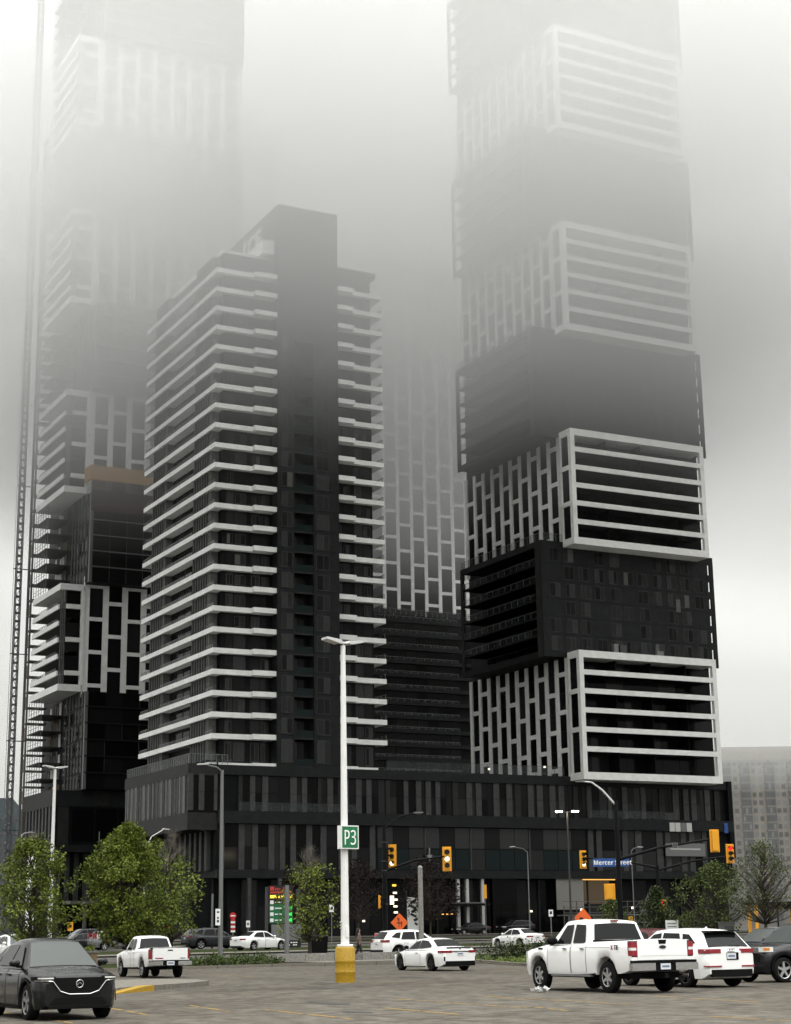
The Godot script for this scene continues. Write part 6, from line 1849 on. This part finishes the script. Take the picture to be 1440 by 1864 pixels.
# facing -z; stride along z
func person(label: String, at: Vector3, turn: float, coat: String, legs: String, hair: bool, stride: float) -> void:
	var t := thing("person", label, "person", at, turn)
	var hip := Vector3(0, 0.93, 0)
	var skin := []
	skin.append([hip, Vector3(0, 1.2, 0), 0.13, 0.13])
	skin.append([Vector3(0, 1.2, 0), Vector3(0, 1.4, 0), 0.14, 0.11])
	skin.append([Vector3(-0.13, 1.4, 0), Vector3(0.13, 1.4, 0), 0.07, 0.07])
	skin.append([Vector3(0, 1.42, 0), Vector3(0, 1.54, -0.01), 0.055, 0.05])
	skin.append([Vector3(0, 1.59, -0.01), Vector3(0, 1.67, 0.0), 0.085, 0.1])
	skin.append([Vector3(0, 1.6, -0.1), Vector3(0, 1.615, -0.115), 0.015, 0.012])
	for s in [-1.0, 1.0]:
		var knee := Vector3(s * 0.1, 0.5, -0.1 * s * stride - 0.04)
		var ankle := Vector3(s * 0.1, 0.09, -0.24 * s * stride + 0.02)
		skin.append([Vector3(s * 0.09, 0.9, 0), knee, 0.095, 0.062])
		skin.append([knee, ankle, 0.06, 0.042])
		skin.append([ankle + Vector3(0, -0.04, 0.04), ankle + Vector3(0, -0.055, -0.14), 0.042, 0.032])
		var el := Vector3(s * 0.22, 1.14, 0.06 * s * stride + 0.03)
		var wr := Vector3(s * 0.22, 0.92, 0.1 * s * stride - 0.08)
		skin.append([Vector3(s * 0.17, 1.4, 0), el, 0.055, 0.043])
		skin.append([el, wr, 0.042, 0.03])
		for k in 4:
			skin.append([wr, wr + Vector3(s * 0.005, -0.1 - 0.01 * (k % 2), -0.03 + k * 0.02), 0.022, 0.011])
		skin.append([wr, wr + Vector3(-s * 0.03, -0.06, -0.05), 0.018, 0.012])
	part(t, "body", figure(skin, 0.024), mat["skin"])
	var top := []
	top.append([Vector3(0, 0.86, 0), Vector3(0, 1.25, 0), 0.165, 0.15])
	top.append([Vector3(-0.13, 1.4, 0), Vector3(0.13, 1.4, 0), 0.085, 0.085])
	top.append([Vector3(0, 1.25, 0), Vector3(0, 1.42, 0), 0.15, 0.1])
	for s in [-1.0, 1.0]:
		var el := Vector3(s * 0.22, 1.14, 0.06 * s * stride + 0.03)
		top.append([Vector3(s * 0.17, 1.4, 0), el, 0.072, 0.06])
		top.append([el, Vector3(s * 0.22, 0.95, 0.1 * s * stride - 0.07), 0.06, 0.045])
	part(t, "coat", figure(top, 0.026), mat[coat])
	var tr := []
	for s in [-1.0, 1.0]:
		var knee := Vector3(s * 0.1, 0.5, -0.1 * s * stride - 0.04)
		tr.append([Vector3(s * 0.08, 0.88, 0), knee, 0.115, 0.078])
		tr.append([knee, Vector3(s * 0.1, 0.13, -0.24 * s * stride + 0.02), 0.076, 0.058])
	part(t, "trousers", figure(tr, 0.026), mat[legs])
	var hr := [[Vector3(0, 1.69, 0.02), Vector3(0, 1.62, 0.05), 0.108, 0.1]]
	if hair:
		hr.append([Vector3(0, 1.62, 0.06), Vector3(0, 1.3, 0.11), 0.1, 0.085])
	part(t, "hair", figure(hr, 0.024), mat["hair_dark"])

# ---------------------------------------------------------------- the ground
func dx(X: float, D: float) -> Vector2:      # sideways and forward of the camera -> world x, z
	return Vector2(X * 0.8851 + D * 0.4654, X * 0.4654 - D * 0.8851)

func sheet(called: String, poly: Array, lift: float, m: Material, kind := "structure") -> MeshInstance3D:
	# a thin sheet that follows the ground; cut where the land begins to rise
	var st := new_st()
	var pp := PackedVector2Array(poly)
	for band in [[-400.0, 88.0], [88.0, 245.0], [245.0, 4000.0]]:
		var a := dx(-3000, band[0])
		var b := dx(3000, band[0])
		var c := dx(3000, band[1])
		var d := dx(-3000, band[1])
		for cut in Geometry2D.intersect_polygons(pp, PackedVector2Array([a, b, c, d])):
			var idx := Geometry2D.triangulate_polygon(cut)
			for k in range(0, idx.size(), 3):
				var v := []
				for j in 3:
					var q: Vector2 = cut[idx[k + j]]
					v.append(Vector3(q.x, gy(q.x, q.y) + lift, q.y))
				if (v[1] - v[0]).cross(v[2] - v[0]).y > 0:
					tri(st, v[0], v[2], v[1])
				else:
					tri(st, v[0], v[1], v[2])
	var o := part(self, called, done(st), m)
	if kind != "":
		struct(o, kind)
	return o

func kerb(called: String, pts: Array, w: float, h: float, m: Material) -> void:
	var st := new_st()
	for i in pts.size() - 1:
		var a: Vector2 = pts[i]
		var b: Vector2 = pts[i + 1]
		var n := maxi(1, int(a.distance_to(b) / 3.0))
		var side := (b - a).orthogonal().normalized() * w / 2
		for k in n:
			var p := a.lerp(b, float(k) / n)
			var q := a.lerp(b, (k + 0.985) / n)
			var base := gy(p.x, p.y)
			var poly := [Vector3(p.x - side.x, base - 0.1, p.y - side.y), Vector3(q.x - side.x, base - 0.1, q.y - side.y), Vector3(q.x + side.x, base - 0.1, q.y + side.y), Vector3(p.x + side.x, base - 0.1, p.y + side.y)]
			for j in 4:
				var e: Vector3 = poly[j]
				var g: Vector3 = poly[(j + 1) % 4]
				quad(st, e, g, g + Vector3(0, h + 0.1, 0), e + Vector3(0, h + 0.1, 0), (e + g) / 2 - (poly[0] + poly[2]) / 2)
			quad(st, poly[0] + Vector3(0, h + 0.1, 0), poly[1] + Vector3(0, h + 0.1, 0), poly[2] + Vector3(0, h + 0.1, 0), poly[3] + Vector3(0, h + 0.1, 0), Vector3.UP)
	struct(part(self, called, done(st), m))

func setting() -> void:
	# land to the horizon, then the lot, roads and strips each a little above the one below
	var P := func(a: Array) -> Array:
		var out := []
		for q in a:
			out.append(dx(q[0], q[1]))
		return out
	sheet("ground", P.call([[-1400, -380], [1400, -380], [1400, 2400], [-1400, 2400]]), -0.05, mat["road_asphalt"])
	# the lot: a fine grid whose tone drifts
	var st := new_st(true)
	var tone := FastNoiseLite.new()
	tone.seed = 11
	tone.frequency = 0.09
	tone.fractal_octaves = 4
	var streak := FastNoiseLite.new()
	streak.seed = 4
	streak.frequency = 0.5
	var col := func(x: float, z: float) -> Color:
		var v := 0.97 + 0.45 * tone.get_noise_2d(x, z) + 0.3 * streak.get_noise_2d(z * 0.9 + x * 0.35, x * 0.03) + 0.2 * streak.get_noise_2d(x * 1.3, z * 0.05)
		v = clampf(v, 0.5, 1.6)
		return Color(v, v * 0.99, v * 0.975)
	var nx := 130
	var nz := 150
	for i in nx:
		for k in nz:
			var x0 := -22.0 + i * 0.72
			var z0 := 8.0 - k * 0.62
			if away(x0, z0) > 90.0 or (z0 < -83.3):
				continue
			var c := [Vector2(x0, z0), Vector2(x0 + 0.72, z0), Vector2(x0 + 0.72, z0 - 0.62), Vector2(x0, z0 - 0.62)]
			for j in [0, 2, 1, 0, 3, 2]:
				st.set_color(col.call(c[j].x, c[j].y))
				st.set_normal(Vector3.UP)
				st.add_vertex(Vector3(c[j].x, gy(c[j].x, c[j].y), c[j].y))
	struct(part(self, "parking_lot", done(st), mat["asphalt"]))
	# faded bay lines
	var ln := [[10.51, -39.53, 10.23, -33.02, 0], [13.10, -39.58, 12.59, -35.58, 0], [15.45, -35.89, 15.00, -30.65, 0], [17.75, -34.61, 17.42, -30.68, 0], [20.41, -39.41, 19.96, -32.23, 0], [26.54, -53.92, 28.90, -51.49, 0], [20.40, -32.94, 19.86, -30.51, 0], [22.74, -36.70, 22.56, -32.22, 0], [25.83, -35.69, 25.04, -30.74, 0], [22.92, -39.21, 22.37, -36.11, 0], [18.57, -43.26, 20.86, -42.28, 1], [20.48, -26.65, 20.53, -24.38, 0], [15.08, -39.60, 14.45, -35.44, 0], [21.99, -53.49, 23.84, -52.79, 1],
		[30.5, -72.0, 30.3, -66.5, 1], [33.4, -74.0, 33.2, -67.5, 1], [27.6, -70.0, 27.5, -65.0, 0], [39.2, -66.0, 39.0, -60.0, 0], [36.2, -50.0, 36.0, -44.5, 0], [33.2, -48.0, 33.0, -43.0, 0]]
	var r2 := RandomNumberGenerator.new()
	r2.seed = 8
	for l in ln:
		var a := Vector2(l[0], l[1])
		var b := Vector2(l[2], l[3])
		var s2 := new_st()
		var n := int(a.distance_to(b) / 0.16)
		var side := (b - a).orthogonal().normalized() * 0.055
		for k in n:
			if r2.randf() < 0.2:
				continue
			var p := a.lerp(b, float(k) / n)
			var q := a.lerp(b, float(k + 1) / n)
			var w0 := r2.randf_range(0.6, 1.2)
			quad(s2, Vector3(p.x - side.x * w0, 0.004, p.y - side.y * w0), Vector3(q.x - side.x, 0.004, q.y - side.y), Vector3(q.x + side.x * w0, 0.004, q.y + side.y * w0), Vector3(p.x + side.x, 0.004, p.y + side.y), Vector3.UP)
		struct(part(self, "bay_line", done(s2), mat["yellow_line"] if l[4] == 0 else mat["white_line"]))
	for q in [[25.0, -53.1, 0.5, 0.9], [18.05, -37.9, 0.35, 1.1], [27.4, -44.8, 0.25, 0.7], [22.8, -48.6, 0.8, 0.4], [31.0, -58.0, 0.5, 0.9], [16.4, -33.2, 0.3, 0.6]]:
		var poly := []
		for k in 14:
			var t := TAU * k / 14
			var rr := r2.randf_range(0.65, 1.1)
			poly.append(Vector2(q[0] + cos(t) * q[2] * rr, q[1] + sin(t) * q[3] * rr))
		sheet("oil_patch", poly, 0.006, mat["tar"])
	# open cracks and sealed seams in the asphalt
	for k in 16:
		var p := Vector2(r2.randf_range(12, 40), r2.randf_range(-72, -28))
		var dir: float = [0.05, 1.5, 0.4, 2.2][k % 4] + r2.randf_range(-0.25, 0.25)
		var s3 := new_st()
		for j in r2.randi_range(14, 40):
			dir += r2.randf_range(-0.35, 0.35)
			var q := p + Vector2(cos(dir), sin(dir)) * 0.32
			var side := (q - p).orthogonal().normalized() * r2.randf_range(0.012, 0.035)
			quad(s3, Vector3(p.x - side.x, 0.008, p.y - side.y), Vector3(q.x - side.x, 0.008, q.y - side.y), Vector3(q.x + side.x, 0.008, q.y + side.y), Vector3(p.x + side.x, 0.008, p.y + side.y), Vector3.UP)
			p = q
		struct(part(self, "asphalt_crack", done(s3), mat["tar"]))
	# planting strip, pavements and roads behind the lot
	var A := -600.0
	sheet("planting_strip", [Vector2(-60, -83.3), Vector2(45.6, -83.3), Vector2(46.4, -79.3), Vector2(43.6, -70.2), Vector2(42.6, -66.0), Vector2(75, -66.0), Vector2(75, -95), Vector2(-60, -95)], 0.1, mat["turf"])
	sheet("soil_bed", [Vector2(30.5, -84.2), Vector2(39.5, -84.2), Vector2(39.5, -92), Vector2(30.5, -92)], 0.106, mat["soil"])
	kerb("kerb", [Vector2(-60, -83.3), Vector2(45.2, -83.3), Vector2(46.2, -82.2), Vector2(46.5, -79.4), Vector2(43.8, -70.2), Vector2(42.8, -66.0), Vector2(43.6, -64.9), Vector2(75, -64.9)], 0.32, 0.15, mat["kerb_concrete"])
	sheet("pavement", [Vector2(39.6, -85.0), Vector2(47.6, -85.0), Vector2(47.6, -95), Vector2(39.6, -95)], 0.11, mat["pavement_concrete"])
	sheet("pavement", [Vector2(-60, -93.5), Vector2(140, -93.5), Vector2(140, -95.6), Vector2(-60, -95.6)], 0.114, mat["pavement_concrete"])
	kerb("kerb", [Vector2(-60, -95.7), Vector2(140, -95.7)], 0.2, 0.13, mat["kerb_concrete"])
	sheet("pavement", [Vector2(-60, -118), Vector2(140, -118), Vector2(140, -123), Vector2(-60, -123)], 0.05, mat["pavement_concrete"])
	sheet("verge", [Vector2(-60, -123), Vector2(220, -123), Vector2(220, -136), Vector2(-60, -136)], 0.04, mat["turf"])
	sheet("pavement", [Vector2(-60, -153), Vector2(220, -153), Vector2(220, -158), Vector2(-60, -158)], 0.05, mat["pavement_concrete"])
	sheet("verge", [Vector2(-60, -166), Vector2(240, -166), Vector2(240, -174), Vector2(-60, -174)], 0.04, mat["turf"])
	sheet("pavement", [Vector2(20, -196), Vector2(260, -196), Vector2(260, -210.4), Vector2(20, -210.4)], 0.05, mat["pavement_concrete"])
	# concrete island at left with the yellow nose
	var isl := [Vector2(4, -38.5), Vector2(12.0, -45.6), Vector2(16.4, -49.7), Vector2(18.3, -51.6), Vector2(20.2, -53.3), Vector2(21.7, -55.2), Vector2(22.1, -57.4), Vector2(21.2, -59.6), Vector2(4, -58)]
	struct(part(self, "concrete_island", plan(isl, 0.0, 0.15), mat["pavement_concrete"]))
	struct(part(self, "yellow_kerb", prism([Vector2(0, 0), Vector2(2.75, 0), Vector2(2.75, 0.165), Vector2(2.2, 0.16), Vector2(0.2, 0.02)], -0.03, 0.32, Transform3D(Basis(Vector3(0.707, 0, -0.707), Vector3.UP, Vector3(0.707, 0, 0.707)), Vector3(16.15, 0, -49.4))), mat["yellow_paint"]))
	# grass blades on the corner by the hedge
	var v := []
	for k in 260:
		var p := Vector2(rng.randf_range(43.5, 51.0), rng.randf_range(-81.0, -66.5))
		if p.x < 43.8 + (-p.y - 70.0) * 0.25:
			continue
		v.append([on(p.x, p.y, 0.12), 0.22, 1.0])
	var g := part(self, "corner_grass", leaf_mesh(v, 24, 0.1, [Color(0.085, 0.12, 0.024), Color(0.1, 0.13, 0.03)]), mat["leaf_green"])
	struct(g, "stuff")
	tag(g, "mown grass on the corner by the dark hedge", "grass")

# ---------------------------------------------------------------- air
func fog(called: String, a: Vector3, b: Vector3, d: float) -> void:
	var f := FogVolume.new()
	f.name = named(self, called)
	f.shape = RenderingServer.FOG_VOLUME_SHAPE_BOX
	f.size = b - a
	f.position = (a + b) / 2
	var m := FogMaterial.new()
	m.density = d
	m.albedo = Color(1.0, 1.0, 0.99)
	f.material = m
	add_child(f, true)
	struct(f, "stuff")

func fog_wisp(at: Vector3, size: Vector3, d: float) -> void:
	var f := FogVolume.new()
	f.name = named(self, "fog_wisp")
	f.shape = RenderingServer.FOG_VOLUME_SHAPE_ELLIPSOID
	f.size = size
	f.position = at
	var m := FogMaterial.new()
	m.density = d
	m.albedo = Color(1.0, 1.0, 0.99)
	f.material = m
	add_child(f, true)
	struct(f, "stuff")
